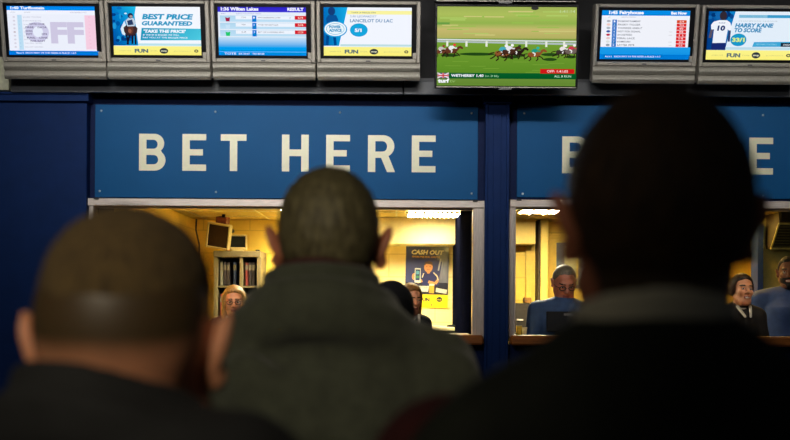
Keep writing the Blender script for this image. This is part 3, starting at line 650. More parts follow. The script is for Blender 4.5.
def to_mesh(name, V, Q, smooth=True):
    me = bpy.data.meshes.new(name); me.vertices.add(len(V)); me.vertices.foreach_set('co', V.astype(np.float32).ravel())
    me.loops.add(len(Q) * 4); me.loops.foreach_set('vertex_index', Q.astype(np.int32).ravel()); me.polygons.add(len(Q))
    me.polygons.foreach_set('loop_start', np.arange(0, len(Q) * 4, 4, dtype=np.int32)); me.polygons.foreach_set('use_smooth', [smooth] * len(Q)); me.update(calc_edges=True); return me
# primitives; T = (M, o): local -> body is M p + o
ID = (np.eye(3), np.zeros(3))
def loc(T, X, Y, Z):
    M, o = T; x = X - o[0]; y = Y - o[1]; z = Z - o[2]
    return (M[0, 0] * x + M[1, 0] * y + M[2, 0] * z, M[0, 1] * x + M[1, 1] * y + M[2, 1] * z, M[0, 2] * x + M[1, 2] * y + M[2, 2] * z)
def w(T, p): return T[0] @ np.array(p, float) + T[1]
def cone(a, b, ra, rb, T=ID):
    a = w(T, a); b = w(T, b); ab = b - a; L2 = float(ab @ ab) or 1e-9
    def fn(X, Y, Z):
        x = X - a[0]; y = Y - a[1]; z = Z - a[2]; t = np.clip((x * ab[0] + y * ab[1] + z * ab[2]) / L2, 0, 1)
        return np.sqrt((x - t * ab[0]) ** 2 + (y - t * ab[1]) ** 2 + (z - t * ab[2]) ** 2) - (ra + (rb - ra) * t)
    r = max(ra, rb); return fn, np.minimum(a, b) - r, np.maximum(a, b) + r
def ell(c, r, T=ID, M2=None):
    M = T[0] @ (M2 if M2 is not None else np.eye(3)); c = w(T, c); r = np.array(r, float)
    def fn(X, Y, Z):
        x, y, z = loc((M, c), X, Y, Z); k0 = np.sqrt((x / r[0]) ** 2 + (y / r[1]) ** 2 + (z / r[2]) ** 2); k1 = np.sqrt((x / r[0] ** 2) ** 2 + (y / r[1] ** 2) ** 2 + (z / r[2] ** 2) ** 2)
        return k0 * (k0 - 1) / np.maximum(k1, 1e-6)
    R_ = max(r); return fn, c - R_, c + R_
def ring(c, a, b, r, tilt=0.0, hh=0.0, T=ID, front=None):
    """elliptical collar ring, hh = half height of its straight band"""
    c0 = np.array(c, float)
    def fn(X, Y, Z):
        x, y, z = loc(T, X, Y, Z); x = x - c0[0]; y = y - c0[1]; z = z - c0[2] + tilt * y
        q = (np.sqrt((x / a) ** 2 + (y / b) ** 2) - 1) * min(a, b); zz = np.maximum(np.abs(z) - hh, 0)
        return np.sqrt(q * q + zz * zz) - r
    e = max(a, b) + r + hh + abs(tilt) * b + .02; C = w(T, c); return fn, C - e, C + e
def wob(amp, f, seed=0, ax=(1, 1, 1)):
    r_ = np.random.default_rng(seed); K = [(r_.normal(size=3) * f * np.array(ax), r_.random() * 6.28) for _ in range(5)]
    def fn(X, Y, Z):
        return amp * sum(np.sin(k[0] * X + k[1] * Y + k[2] * Z + p) for k, p in K) / 2.2
    return fn

def head_prims(T, hs, ear=1.0, female=False, mouth='closed'):
    """list of (prim, k, op) of a head whose origin sits between the ears; +y is the face"""
    def S(*v): return tuple(x * hs for x in v)
    j = 0.9 if female else 1.0; P = []
    a = lambda p, k=0.012, op='add': P.append((p, k * hs, op))
    a(ell(S(0, -.012, .034), S(.075, .096, .088), T)); a(ell(S(0, -.04, .012), S(.067, .062, .075), T), .03)
    a(ell(S(0, .032, -.038), S(.060 * j, .062, .078), T), .03); a(ell(S(0, .062, -.094), S(.027 * j, .02, .019), T), .035)
    for s in (-1, 1):
        a(cone(S(s * .052 * j, .0, -.055), S(s * .022 * j, .06, -.098), .02 * hs, .017 * hs, T), .03)
        a(ell(S(s * .037, .062, -.024), S(.024, .024, .022), T), .02)
    a(ell(S(0, .078, .026), S(.05, .017, .012), T), .016)
    for s in (-1, 1): a(ell(S(s * .031, .1, .003), S(.018, .016, .012), T), .014, 'sub')
    for s in (-1, 1): a(ell(S(s * .031, .0775, .003), S(.0125, .0125, .0115), T), .002)
    for s in (-1, 1): a(cone(S(s * .018, .0905, .0135), S(s * .046, .081, .011), .0042 * hs, .0032 * hs, T), .004)
    a(cone(S(0, .09, .012), S(0, .112, -.026), .0085 * hs, .0125 * hs, T), .012)
    for s in (-1, 1): a(ell(S(s * .013, .101, -.031), S(.0085, .01, .0075), T), .006)
    for s in (-1, 1): a(ell(S(s * .007, .108, -.038), S(.0035, .005, .003), T), .002, 'sub')
    a(ell(S(0, .09, -.058), S(.026, .011, .007), T), .008); a(ell(S(0, .089, -.068), S(.021, .011, .0065), T), .008)
    if mouth == 'smile':
        for s in (-1, 1): a(cone(S(0, .101, -.0645), S(s * .026, .088, -.056), .003 * hs, .0025 * hs, T), .003, 'sub')
    else: a(cone(S(-.022, .095, -.0625), S(.022, .095, -.0625), .0018 * hs, .0018 * hs, T), .003, 'sub')
    for s in (-1, 1):
        E = rot(0, 8, s * 16 * ear) @ np.eye(3); E = rot(s * 22 * ear, 0, 0) @ E
        a(ell(S(s * (.078 + .006 * ear), -.014, .004), S(.0075, .018, .033), T, E), .008); a(ell(S(s * (.079 + .004 * ear), -.008, -.026), S(.007, .011, .013), T, E), .008)
        a(ell(S(s * (.0895 + .006 * ear), -.008, .004), S(.006, .009, .018), T, E), .004, 'sub')
    return P

def hand_prims(Mw, o, sgn, hs=1.0, curl=25):
    """palm + four fingers + thumb; local frame: fingers along -z, palm normal +y, thumb towards sgn*x"""
    T = (Mw, np.array(o)); P = [(ell((0, .004, -.05 * hs), (.039 * hs, .015 * hs, .052 * hs), T), .01, 'add'), (cone((0, 0, 0), (0, 0, -.04 * hs), .024 * hs, .024 * hs, T), .02, 'add')]
    for i, (x, L) in enumerate(((.03, .072), (.010, .080), (-.010, .074), (-.029, .058))):
        p = np.array([sgn * x, 0.003, -.088]) * hs; ang = R(8)
        for q, f in enumerate((.45, .32, .23)):
            ang += R(curl); e = p + np.array([0, math.sin(ang), -math.cos(ang)]) * L * f * hs
            P.append((cone(p, e, (.0088 - .0007 * q) * hs, (.0082 - .0007 * q) * hs, T), .004, 'add')); p = e
    a = np.array([sgn * .026, .006, -.025]) * hs; b = np.array([sgn * .05, .02, -.055]) * hs; c = np.array([sgn * .056, .034, -.085]) * hs
    P += [(cone(a, b, .013 * hs, .0105 * hs, T), .008, 'add'), (cone(b, c, .0098 * hs, .0085 * hs, T), .004, 'add')]
    return P

def person(px, crown_py, D, label, facing, skin, h=0.007, hs=1.0, head_yaw=0, head_pitch=0, head_roll=0, head_off=(0, 0), build_=1.0, shoulder=0.0, lean=0.0,
           ear=1.0, female=False, mouth='closed', arms='down', top=None, top_mat=None, sleeve_mat=None, trouser_mat=None, shoe_mat=None, hair=None, hair_mat=None,
           hair_t=0.010, collar=None, cup=0.0, ctilt=0.0, slope=0.0, shirt_up=0.0, neckw=1.0, shirt_mat=None, glasses=None, beard=None, seed=1, folds=0.006, crown_z=None):
    """a whole standing figure: one skin body, clothing and hair as its parts. facing: rz in degrees (0 = looks away from the camera)"""
    cz = crown_z or (AZ(crown_py, D, px) - hair_t * .8)
    o3 = at(px, crown_py, D)
    k = cz / 1.75; b = build_
    HC = np.array([head_off[0], 0.03 + lean * .55 + head_off[1], cz - 0.122 * hs]); HR = rot(head_yaw, head_pitch, head_roll); HT = (HR, HC)
    zs = cz - 0.122 * hs - (0.205 - 0.0) * k + shoulder     # shoulder joint height
    sc = lambda z: z * k
    up = lambda z: lean * max(0, min(1, (z - sc(.95)) / (sc(.5))))    # forward lean grows up the trunk
    sw = 0.185 * b * k * (0.9 if female else 1)
    chest = [(ell((0, up(sc(1.25)) - .005, zs - .16 * k), (.158 * b * k, .112 * b * k, .20 * k)), .06), (ell((0, up(sc(1.1)) + .005, sc(1.08)), (.142 * b * k, .108 * b * k, .18 * k)), .06),
             (ell((0, 0, sc(.94)), (.162 * b * k, .118 * b * k, .125 * k)), .06)]
    sh = [np.array([s * sw, up(zs), zs - slope]) for s in (-1, 1)]
    neckb = np.array([0, up(zs) - .012, zs + .035 * k]); 
    trap = [(cone((s * .03, up(zs) - .02, zs + .06 * k - slope * .4), (s * sw * .92, up(zs) - .01, zs + .005 - slope), .042 * k, .046 * k), .05) for s in (-1, 1)] + [(ell((0, up(zs) - .015, zs - .02 - slope * 1.1), (sw * .95, .08 * b, .06)), .05)]
    A = []
    for i, s in enumerate((-1, 1)):
        if arms == 'forward': e = sh[i] + np.array([s * .06, .08, -.27 * k]); wr = e + np.array([-s * .07, .235 * k, .02])
        elif arms == 'low': e = sh[i] + np.array([s * .05, .02, -.29 * k]); wr = e + np.array([-s * .05, .2 * k, -.12])
        else: e = sh[i] + np.array([s * .03, -.015, -.295 * k]); wr = e + np.array([s * .005, .05, -.255 * k])
        A.append((sh[i], e, wr))
    hip = [np.array([s * .09 * k, 0, sc(.92)]) for s in (-1, 1)]; knee = [np.array([s * .098 * k, .015, sc(.50)]) for s in (-1, 1)]; ank = [np.array([s * .1 * k, -.02, sc(.085)]) for s in (-1, 1)]
    lo = (-.42 * max(1, b), -.26, 0.0); hi = (.42 * max(1, b), .5 + lean * .5 if arms != 'down' else .3 + lean, cz + .05)
    # --- body
    F = Field((lo[0], lo[1], -.02), hi, h)
    for p, kk in chest + trap: F.put(p, kk)
    for (a, e, wr) in A: F.put(cone(a, e, .048 * k * b, .040 * k * b), .03); F.put(cone(e, wr, .040 * k * b, .026 * k), .02)
    for i in (0, 1):
        F.put(cone(hip[i], knee[i], .085 * k * b, .055 * k), .03); F.put(cone(knee[i], ank[i], .054 * k, .036 * k), .02)
        F.put(cone(ank[i], ank[i] + np.array([0, .13, -.045 * k]), .036 * k, .026 * k), .03); F.put(cone(ank[i] + np.array([0, -.03, -.04]), ank[i] + np.array([0, .0, -.04]), .03, .03), .03)
    nt = w(HT, (0, -.028 * hs, -.045 * hs)); F.put(cone(neckb, nt, .064 * k * b * (.86 if female else 1), .054 * hs * (.86 if female else 1)), .03)
    if arms == 'down': HM = [rot(-90 * s, 0, 0) @ rot(0, -6, 0) for s in (-1, 1)]; HM = [rot(s * 80, 0, 0) for s in (-1, 1)]
    else: HM = [rot(0, 95 if arms == 'forward' else 60, 0) @ rot(180, 0, 0) for s in (-1, 1)]
    for i, s in enumerate((-1, 1)):
        for (p, kk, op) in hand_prims(HM[i], A[i][2], (s if arms == 'down' else s) , 1.0, 22): F.put(p, kk, op)
    for (p, kk, op) in head_prims(HT, hs, ear, female, mouth): F.put(p, kk, op)
    V, Q = F.mesh()
    me = to_mesh('person', V, Q)
    cc = V[Q].mean(1); x, y, z = loc(HT, cc[:, 0], cc[:, 1], cc[:, 2]); x, y, z = x / hs, y / hs, z / hs
    mi = np.zeros(len(Q), np.int32)
    eye = (np.hypot(np.abs(x) - .031, (z - .003) * 1.6) < .0105) & (y > .075); iris = eye & (np.hypot(np.abs(x) - .031, z - .003) < .0055)
    lips = (np.abs(x) < .024) & (np.abs(z + .0625) < .0085) & (y > .078); brow = (np.abs(np.abs(x) - .032) < .019) & (np.abs(z - .026) < .0045) & (y > .06)
    teeth = (np.abs(x) < .017) & (np.abs(z + .0635) < .0038) & (y > .08) if mouth == 'smile' else np.zeros(len(Q), bool)
    mi[lips] = 1; mi[teeth] = 2; mi[eye] = 2; mi[iris] = 3; mi[brow] = 3
    root = link('person', me, None, [skin, mat('lips_' + skin.name, (150, 76, 66), .5, noise=.03), mat('eye_white', (206, 200, 190), .3, noise=.01), mat('dark_iris_and_brow', (40, 28, 22), .5)])
    me.polygons.foreach_set('material_index', mi)
    xv, yv, zv = loc(HT, V[:, 0], V[:, 1], V[:, 2]); st = np.zeros(len(V), np.float32)
    if hair:
        nap = hair.get('nape', -.07); side = hair.get('side', .0)
        hl = np.interp(yv / hs, [-.10, -.055, -.03, .0, .02], [nap, nap + .008, side - .03 if nap < -.03 else side, side, side + .03])
        st = np.clip(1 - (hl - zv / hs) / hair.get('stub', .03), 0, 1) * (yv / hs < .0) * (np.abs(xv) / hs < .0745 + .006 * (zv / hs > .03)) * (zv / hs > -.14); st = (st ** 1.6).astype(np.float32)
    me.attributes.new('stubble', 'FLOAT', 'POINT').data.foreach_set('value', st)
    tag(root, label, 'person')
    rz = R(facing); root.rotation_euler = (0, 0, rz)
    hx, hy = HC[0] * math.cos(rz) - HC[1] * math.sin(rz), HC[0] * math.sin(rz) + HC[1] * math.cos(rz)
    root.location = (o3.x - hx, D - hy, 0.0)
    # --- clothing
    def garment(name, field, m, parent=root):
        V, Q = field.mesh(); return link(name, to_mesh(name, V, Q), parent, m)
    tt = top or {}; inf = tt.get('inf', .016); hem = sc(tt.get('hem', .86)); gh = h * 1.15
    def torso(F, q, arms_=True, body=True):
        if body:
            for (fn, l, u), kk in chest + trap: F.put(((lambda X, Y, Z, fn=fn: fn(X, Y, Z) - q), l - q, u + q), kk)
        if arms_:
            for (a, e, wr) in A: F.put(cone(a, e, .052 * k * b + q, .044 * k * b + q), .04); F.put(cone(e, e + (wr - e) * .93, .044 * k * b + q, .034 * k + q * .8), .02)
    if sleeve_mat is not None:
        F = Field((lo[0], lo[1], hem - .08), (hi[0], hi[1], zs + .14), gh); torso(F, inf - .002, True, False); F.warp(wob(folds * .8, 16, seed + 5)); garment('sleeves', F, sleeve_mat)
    F = Field((lo[0], lo[1], hem - .08), (hi[0], hi[1], cz - .02), gh)
    torso(F, inf, sleeve_mat is None)
    F.put(cone((0, 0, sc(.95)), (0, 0, hem), .15 * k * b, .158 * k * b), .06)
    F.warp(wob(folds, 14, seed, (1, 1, .45))); 
    if folds > .004: F.warp(wob(folds * .4, 34, seed + 1, (1, 1, .6)))
    if collar == 'coat':   # long vertical folds and a centre seam down the back
        F.warp(lambda X, Y, Z: (Y < 0) * np.clip((zs - .06 - Z) / .12, 0, 1) * (.006 * np.sin(52 * X + 5 * Z) + .004 * np.sin(96 * X - 7 * Z + 1) + .003 * np.exp(-(X / .004) ** 2)))
    F.cut(lambda X, Y, Z: hem - Z)
    if collar in ('coat', 'jacket', 'low'): F.put(cone((0, neckb[1] + .02, zs - .07 - slope), (0, neckb[1] + .012, zs + .02 + cup * .6), .15 * b * neckw, .088 * neckw), .04)
    if collar == 'coat':   # tall soft collar in two rolls
        F.put(ring((0, neckb[1] + .005, zs + .062 * k + cup), .085, .082, .014, .20, .026), .014)
        F.put(ring((0, neckb[1] + .006, zs + .040 * k + cup * .7), .114, .106, .012, .30, .020), .012)
        F.put(ring((0, neckb[1] + .01, zs + .012 * k + cup * .4), .142, .122, .014, .30, .012), .05)
    elif collar == 'jacket':
        F.put(ring((0, neckb[1] + .008, zs + .052 * k + cup), .080 * neckw, .080 * neckw, .012, .22 + ctilt, .024), .02); F.put(ring((0, neckb[1] + .01, zs + .030 * k + cup * .6), .102 * neckw, .092 * neckw, .014, .24 + ctilt, .014), .02)
    elif collar == 'low':
        F.put(ring((0, neckb[1] + .008, zs + .046 * k), .078, .074, .010, .30, .008), .012)
    elif collar == 'open':
        F.put(cone((0, .12 + up(zs), zs + .09), (0, .16 + up(zs), zs - .20), .05, .014), .008, 'sub')
    garment(tt.get('name', 'jacket'), F, top_mat)
    if shirt_mat is not None:
        F = Field((-.16, -.2, zs - .3), (.16, .3 + lean, cz - .06), gh * .8)
        if collar == 'open':
            for (fn, l, u), kk in chest + trap: F.put(((lambda X, Y, Z, fn=fn: fn(X, Y, Z) - .009), l, u), kk)
            F.cut(lambda X, Y, Z: np.abs(X) - .085); F.cut(lambda X, Y, Z: .02 - Y)
            for s in (-1, 1): F.put(cone((s * .05, .065 + up(zs), zs + .075 * k), (s * .022, .135 + up(zs), zs + .0), .013, .010), .006)
            F.put(ring((0, neckb[1] + .008, zs + .066 * k), .062, .062, .006, .24, .012), .008)
        else: F.put(ring((0, neckb[1] + .006, zs + .085 * k + cup + shirt_up), .071 * neckw, .070 * neckw, .007, .24, .020), .006)
        garment('shirt_collar' if collar != 'open' else 'shirt', F, shirt_mat)
    F = Field((-.3, -.25, sc(.05)), (.3, .3, sc(1.0)), h * 1.4)
    F.put(ell((0, 0, sc(.93)), (.168 * b * k, .124 * b * k, .10 * k)), .04)
    for i in (0, 1): F.put(cone(hip[i], knee[i], .096 * k * b, .07 * k), .02); F.put(cone(knee[i], ank[i] + np.array([0, 0, -.02]), .07 * k, .058 * k), .02)
    F.warp(wob(.004, 18, seed + 3)); F.cut(lambda X, Y, Z: sc(.07) - Z); garment('trousers', F, trouser_mat or mat('dark_trousers', (26, 27, 34), .85, noise=.1))
    for i in (0, 1):
        F = Field(ank[i] + np.array([-.09, -.12, -.17]), ank[i] + np.array([.09, .26, .08]), h)
        c_ = ank[i]; F.put(cone(c_ + np.array([0, -.035, -.035 * k]), c_ + np.array([0, .03, -.03 * k]), .046, .046), .02); F.put(cone(c_ + np.array([0, .02, -.035 * k]), c_ + np.array([0, .16, -.055 * k]), .048, .038), .03)
        F.cut(lambda X, Y, Z: .006 - Z, .002); garment('shoe', F, shoe_mat or mat('black_leather', (16, 15, 16), .35))
    # --- hair
    if hair:
        F = Field(HC - .24 * hs, HC + .2 * hs, h * .85); t = hair_t
        def S(*v): return tuple(x_ * hs for x_ in v)
        F.put(ell(S(0, -.012, .034), tuple(np.array(S(.075, .096, .088)) + t), HT), .01); F.put(ell(S(0, -.04, .012), tuple(np.array(S(.067, .062, .075)) + t), HT), .02)
        nap = hair.get('nape', -.07); side = hair.get('side', .0); frt = hair.get('front', .07); fade = hair.get('fade', .06)
        if hair.get('tuft'): F.put(ell(S(*hair['tuft'][0]), S(*hair['tuft'][1]), HT), .02)
        def hz(y): return np.interp(y, [-.10, -.055, -.03, .02, .045, .085], [nap, nap + .008, side - .03 if nap < -.03 else side, side + .0, frt - .02, frt])
        def line_(X, Y, Z):
            x_, y_, z_ = loc(HT, X, Y, Z); return (hz(y_ / hs) - z_ / hs) * hs
        def thin(X, Y, Z):
            x_, y_, z_ = loc(HT, X, Y, Z); q = np.clip((z_ / hs - hz(y_ / hs)) / fade, 0, 1); return (1 - q) ** 1.3 * (t + .004)
        F.warp(thin); F.warp(wob(hair.get('rough', .0009), 120, seed + 9)); F.cut(line_, .004)
        for (c_, r_) in hair.get('mass', ()): F.put(ell(S(*c_), S(*r_), HT), .02)
        if hair.get('mass'): F.put(ell(S(0, .09, -.012), S(.054, .075, .092), HT), .012, 'sub')
        garment('hair', F, hair_mat)
    if beard:
        F = Field(HC - .2 * hs, HC + .2 * hs, h * .8)
        F.put(ell((0, .032 * hs, -.04 * hs), tuple(np.array([.0625, .064, .078]) * hs + .004), HT)); F.put(ell((0, .062 * hs, -.096 * hs), tuple(np.array([.03, .022, .022]) * hs + .003), HT), .03)
        F.cut(lambda X, Y, Z: loc(HT, X, Y, Z)[2] + .038 * hs - .25 * np.maximum(0, .05 * hs - loc(HT, X, Y, Z)[1]))
        F.put(ell((0, .105 * hs, -.063 * hs), (.024 * hs, .03 * hs, .008 * hs), HT), .004, 'sub'); garment('beard', F, beard)
    if glasses:
        g = MB(); M = Matrix(HR.tolist()).to_4x4(); M.translation = Vector(HC)
        for s in (-1, 1):
            pts = [M @ Vector(((s * .033 + .022 * math.cos(a)) * hs, (.101 - .12 * abs(.022 * math.cos(a) * s + .033 * s * s - .033) * 0) * hs, (.001 + .0155 * math.sin(a)) * hs)) for a in np.linspace(0, 2 * math.pi, 17)]
            g.tube(pts, .0032 * hs, 6); g.tube([M @ Vector((s * .055 * hs, .101 * hs, .006 * hs)), M @ Vector((s * .079 * hs, .075 * hs, .008 * hs)), M @ Vector((s * .083 * hs, -.005 * hs, .010 * hs))], .002 * hs, 6)
        g.tube([M @ Vector((-.011 * hs, .103 * hs, .004 * hs)), M @ Vector((.011 * hs, .103 * hs, .004 * hs))], .002 * hs, 6); g.build('glasses', glasses, root)
    return root

def skin_mat(*a, stub=(70, 54, 32), **k):
    m = mat(*a, **k); nt = m.node_tree; b = nt.nodes['Principled BSDF']; old = b.inputs['Base Color'].links[0].from_socket
    at_ = nt.nodes.new('ShaderNodeAttribute'); at_.attribute_name = 'stubble'; mx = nt.nodes.new('ShaderNodeMix'); mx.data_type = 'RGBA'; mx.inputs[7].default_value = lin(stub)
    nt.links.new(at_.outputs['Fac'], mx.inputs[0]); nt.links.new(old, mx.inputs[6]); nt.links.new(mx.outputs[2], b.inputs['Base Color']); return m
skin_a = skin_mat('fair_skin', (205, 140, 104), .5, noise=.06, nscale=40, sss=.15); skin_b = skin_mat('ruddy_skin', (196, 122, 92), .5, noise=.07, nscale=40, sss=.15); skin_c = skin_mat('brown_skin', (112, 68, 46), .5, noise=.06, nscale=40, sss=.1)
# nearest man on the right
person(656, 90, 0.98, 'nearest man at right, seen from behind, dark hair, black jacket, pale shirt collar', 0, skin_b, h=.006, hs=.95, ear=1.3, head_off=(.010, 0), cup=-.010, shirt_up=.007, neckw=.86, shoulder=.022, slope=.050, hair={'nape': -.105, 'side': -.005, 'front': .07, 'fade': .03},
       hair_t=.008, hair_mat=mat('dark_brown_hair', (92, 66, 36), .6, noise=.35, nscale=160, bump=.7, bscale=500, rgb2=(46, 32, 18), stretch=(1, 1, .2)), collar='jacket', shirt_mat=mat('pale_shirt', (232, 226, 200), .7, noise=.04), top={'name': 'jacket', 'inf': .022, 'hem': .84},
       top_mat=mat('black_green_jacket', (36, 40, 30), .8, noise=.2, nscale=20, bump=.25, bscale=120), sleeve_mat=mat('maroon_sleeve', (64, 16, 16), .85, noise=.15, bump=.3), build_=1.0, seed=3)
# man on the left with cropped hair
person(132, 209, 1.10, 'nearest man at left, seen from behind, cropped light brown hair, black coat', -24, skin_a, h=.006, hs=1.09, head_yaw=22, ear=1.0, shoulder=.045, cup=.018, ctilt=.2, hair={'nape': .012, 'side': .022, 'front': .07, 'fade': .09, 'rough': .0004, 'stub': .03},
       hair_t=.009, hair_mat=mat('light_brown_cropped_hair', (100, 80, 44), .95, noise=.3, nscale=180, bump=.6, bscale=600, rgb2=(58, 44, 24), stretch=(1, 1, .2)), collar='jacket', top={'name': 'coat', 'inf': .02, 'hem': .82},
       top_mat=mat('black_coat_cloth', (16, 17, 19), .85, noise=.2, nscale=30, bump=.25, bscale=200), build_=.96, seed=5)
# man in the middle
person(330, 168, 1.87, 'middle man seen from behind, grey-brown hair, grey-green coat with tall collar', 0, skin_b, h=.006, hs=1.06, ear=1.35, head_off=(.010, 0), shoulder=.02, cup=.034, slope=.052, hair={'nape': -.11, 'side': -.0, 'front': .07, 'fade': .035},
       hair_t=.006, hair_mat=mat('grey_brown_hair', (120, 112, 78), .6, noise=.3, nscale=150, bump=.4, bscale=420, rgb2=(66, 58, 38), stretch=(1, 1, .2)), collar='coat', top={'name': 'coat', 'inf': .026, 'hem': .66},
       top_mat=mat('grey_green_wool', (66, 70, 56), .9, noise=.12, nscale=40, bump=.35, bscale=260, sheen=.2), shirt_mat=mat('dark_maroon_scarf', (60, 24, 24), .9), folds=.014, build_=1.0, seed=8)
# dark-haired customer at the counter, beyond the middle man
person(391, 281, 4.2, 'dark-haired customer ahead of the middle man, only the crown showing past his collar', 0, skin_b, h=.008, hs=1.0, hair={'nape': -.10, 'side': -.01, 'front': .07, 'fade': .03, 'mass': [((0, -.05, -.04), (.082, .06, .09))]},
       hair_t=.014, hair_mat=mat('black_hair', (18, 14, 12), .8, noise=.3, nscale=160, bump=.5, bscale=400), collar='jacket', top={'name': 'jacket', 'inf': .018, 'hem': .84}, top_mat=mat('charcoal_jacket', (26, 27, 30), .85, noise=.15, bump=.2), build_=.95, seed=11)

# ------------------------------------------------------------------ clerks behind the counter
blue_shirt = mat('light_blue_shirt', (54, 80, 118), .75, noise=.08, nscale=25, bump=.15)
blonde = mat('blonde_hair', (176, 134, 70), .5, noise=.25, nscale=120, bump=.5, stretch=(1, 1, .2), rgb2=(112, 78, 36)); white_shirt = mat('white_blouse', (214, 206, 190), .7, noise=.04)
LONG = [((-.074, -.01, -.03), (.022, .05, .10)), ((.074, -.01, -.03), (.022, .05, .10)), ((0, -.07, -.08), (.08, .045, .12)), ((-.07, -.01, -.13), (.026, .045, .09)), ((.07, -.01, -.13), (.026, .045, .09))]
black_frames = mat('black_frames', (14, 12, 12), .3)
person(234, 285, 8.5, 'blonde clerk in dark glasses looking out between the left man and the grey-green coat', 188, skin_a, h=.007, hs=.98, female=True, head_pitch=-4, arms='low', hair={'nape': -.10, 'side': -.02, 'front': .078, 'fade': .02, 'mass': LONG},
       hair_t=.014, hair_mat=blonde, collar='open', shirt_mat=white_shirt, top={'name': 'cardigan', 'inf': .014, 'hem': .86}, top_mat=mat('maroon_cardigan', (70, 24, 30), .85), glasses=black_frames, build_=.88, seed=14, folds=.003)
person(411, 283, 8.45, 'long-haired clerk standing in front of the navy poster, mostly hidden by a dark head', 205, skin_a, h=.007, hs=.95, female=True, head_pitch=-6, arms='low', hair={'nape': -.10, 'side': -.02, 'front': .078, 'fade': .02, 'mass': LONG},
       hair_t=.014, hair_mat=mat('honey_hair', (150, 104, 44), .5, noise=.25, nscale=120, bump=.5, rgb2=(88, 58, 26)), collar='open', shirt_mat=white_shirt, top={'name': 'cardigan', 'inf': .012, 'hem': .86}, top_mat=mat('black_cardigan', (18, 18, 20), .85), build_=.86, seed=15, folds=.003)
person(564.5, 265, 8.12, 'grey-haired clerk in black glasses and blue shirt looking down behind a black terminal', 184, skin_b, h=.0065, hs=1.05, head_pitch=-24, lean=.10, arms='low', hair={'nape': -.08, 'side': .02, 'front': .086, 'fade': .05},
       hair_t=.007, hair_mat=mat('grey_short_hair', (138, 126, 104), .6, noise=.25, nscale=160, bump=.5, rgb2=(70, 62, 46)), collar='low', top={'name': 'shirt', 'inf': .016, 'hem': .9}, top_mat=blue_shirt, glasses=black_frames, build_=1.06, seed=16, folds=.006)
person(742, 273, 8.35, 'smiling woman in a dark blazer and white collar behind the right counter', 188, skin_a, h=.0065, hs=1.0, female=True, mouth='smile', head_pitch=4, head_roll=-3, arms='low', hair={'nape': -.07, 'side': -.015, 'front': .074, 'fade': .02, 'mass': [((0, -.105, .0), (.045, .035, .045)), ((-.07, -.02, .01), (.02, .05, .06)), ((.07, -.02, .01), (.02, .05, .06))]},
       hair_t=.010, hair_mat=mat('dark_tied_hair', (38, 24, 16), .45, noise=.2, nscale=100, bump=.4), collar='open', shirt_mat=white_shirt, top={'name': 'blazer', 'inf': .016, 'hem': .82}, top_mat=mat('black_brown_blazer', (34, 28, 24), .85, noise=.1), build_=.9, seed=17, folds=.004)
bm = person(789, 256, 8.75, 'bearded man in a blue polo shirt at the right edge, beside the smiling woman', 160, skin_c, h=.0065, hs=1.05, mouth='smile', arms='down', hair={'nape': -.07, 'side': .01, 'front': .08, 'fade': .03},
       hair_t=.007, hair_mat=MATS['black_hair'], collar='low', top={'name': 'polo_shirt', 'inf': .018, 'hem': .86}, top_mat=mat('blue_polo_cotton', (30, 54, 98), .8, noise=.08, bump=.2), beard=MATS['black_hair'], build_=1.12, seed=18)
MB().box(-.022, .022, 0, .008, -.011, .011, 0, .004).build('chest_badge', mat('pale_badge', (210, 210, 200), .5), bm).location = (-.075, .155, 1.40)

# ------------------------------------------------------------------ furniture and things in the booth
bx0 = AX(196, BY) + .012
def desk(name, x0, x1, y0, y1, z, label, mt, legs, fascia=None):
    t = empty(name, ((x0 + x1) / 2, (y0 + y1) / 2, 0)); h = (x1 - x0) / 2; d_ = (y1 - y0) / 2; tag(t, label, 'desk')
    MB().box(-h, h, -d_, d_, z - .035, z, 0, .004).build('desk_top', mt, t)
    if fascia: MB().box(-h, h, -d_ + .01, -d_ + .03, z - .75, z - .036).build('modesty_panel', fascia, t)
    for xx in (-h + .1, h - .1):
        MB().box(xx - .02, xx + .02, -d_ + .035, d_ - .01, 0, z - .036, 0, .003).build('leg', navy_dark, t)
    return t
desk('serving_desk', bx0, xp - .012, 7.775, 7.99, 1.262, 'yellow-lit narrow serving desk just inside the left betting window', mat('desk_laminate', (232, 196, 104), .35, noise=.04), 3)
desk('serving_desk', xp + .112, 4.6, 7.775, 7.92, 1.255, 'narrow serving desk just inside the right betting window', MATS['desk_laminate'], 3)
desk('back_desk', AX(318, 10), xp - .012, 9.75, BY - .012, 1.262, 'cream desk along the back wall under the navy poster', mat('cream_laminate', (240, 226, 170), .4, noise=.03), 2, mat('dark_fascia', (20, 20, 26), .6))

# cabinet with binders
cx0, cx1 = AX(214, 9.95), AX(261, 9.95); ct = AZ(251, 9.95, 238); cw = (cx1 - cx0) / 2
cab = empty('storage_cabinet', ((cx0 + cx1) / 2, 10.13, 0)); tag(cab, 'grey-brown open cabinet with dark shelves on the back wall, behind the blonde clerk', 'cabinet')
gb = mat('grey_brown_board', (112, 102, 72), .6, noise=.06); gd = mat('dark_cabinet_inside', (30, 26, 20), .8)
MB().box(-cw, cw, -.2, .25, ct - .055, ct, 0, .004).build('cabinet_top', gb, cab)
div = AX(241.5, 9.95) - cab.location.x
for (a, c) in ((-cw, -cw + .035), (div - .014, div + .014), (cw - .035, cw)): MB().box(a, c, -.18, .25, 0, ct - .056, 0, .002).build('side_panel', gb, cab)
MB().box(-cw + .035, cw - .035, .23, .245, 0, ct - .056).build('back_panel', gd, cab)
shelf_z = [.1, .55, 1.0, 1.33, 1.62]
for z in shelf_z:
    for (a, c) in ((-cw + .036, div - .015), (div + .015, cw - .036)): MB().box(a, c, -.15, .229, z - .016, z).build('shelf', gb, cab)
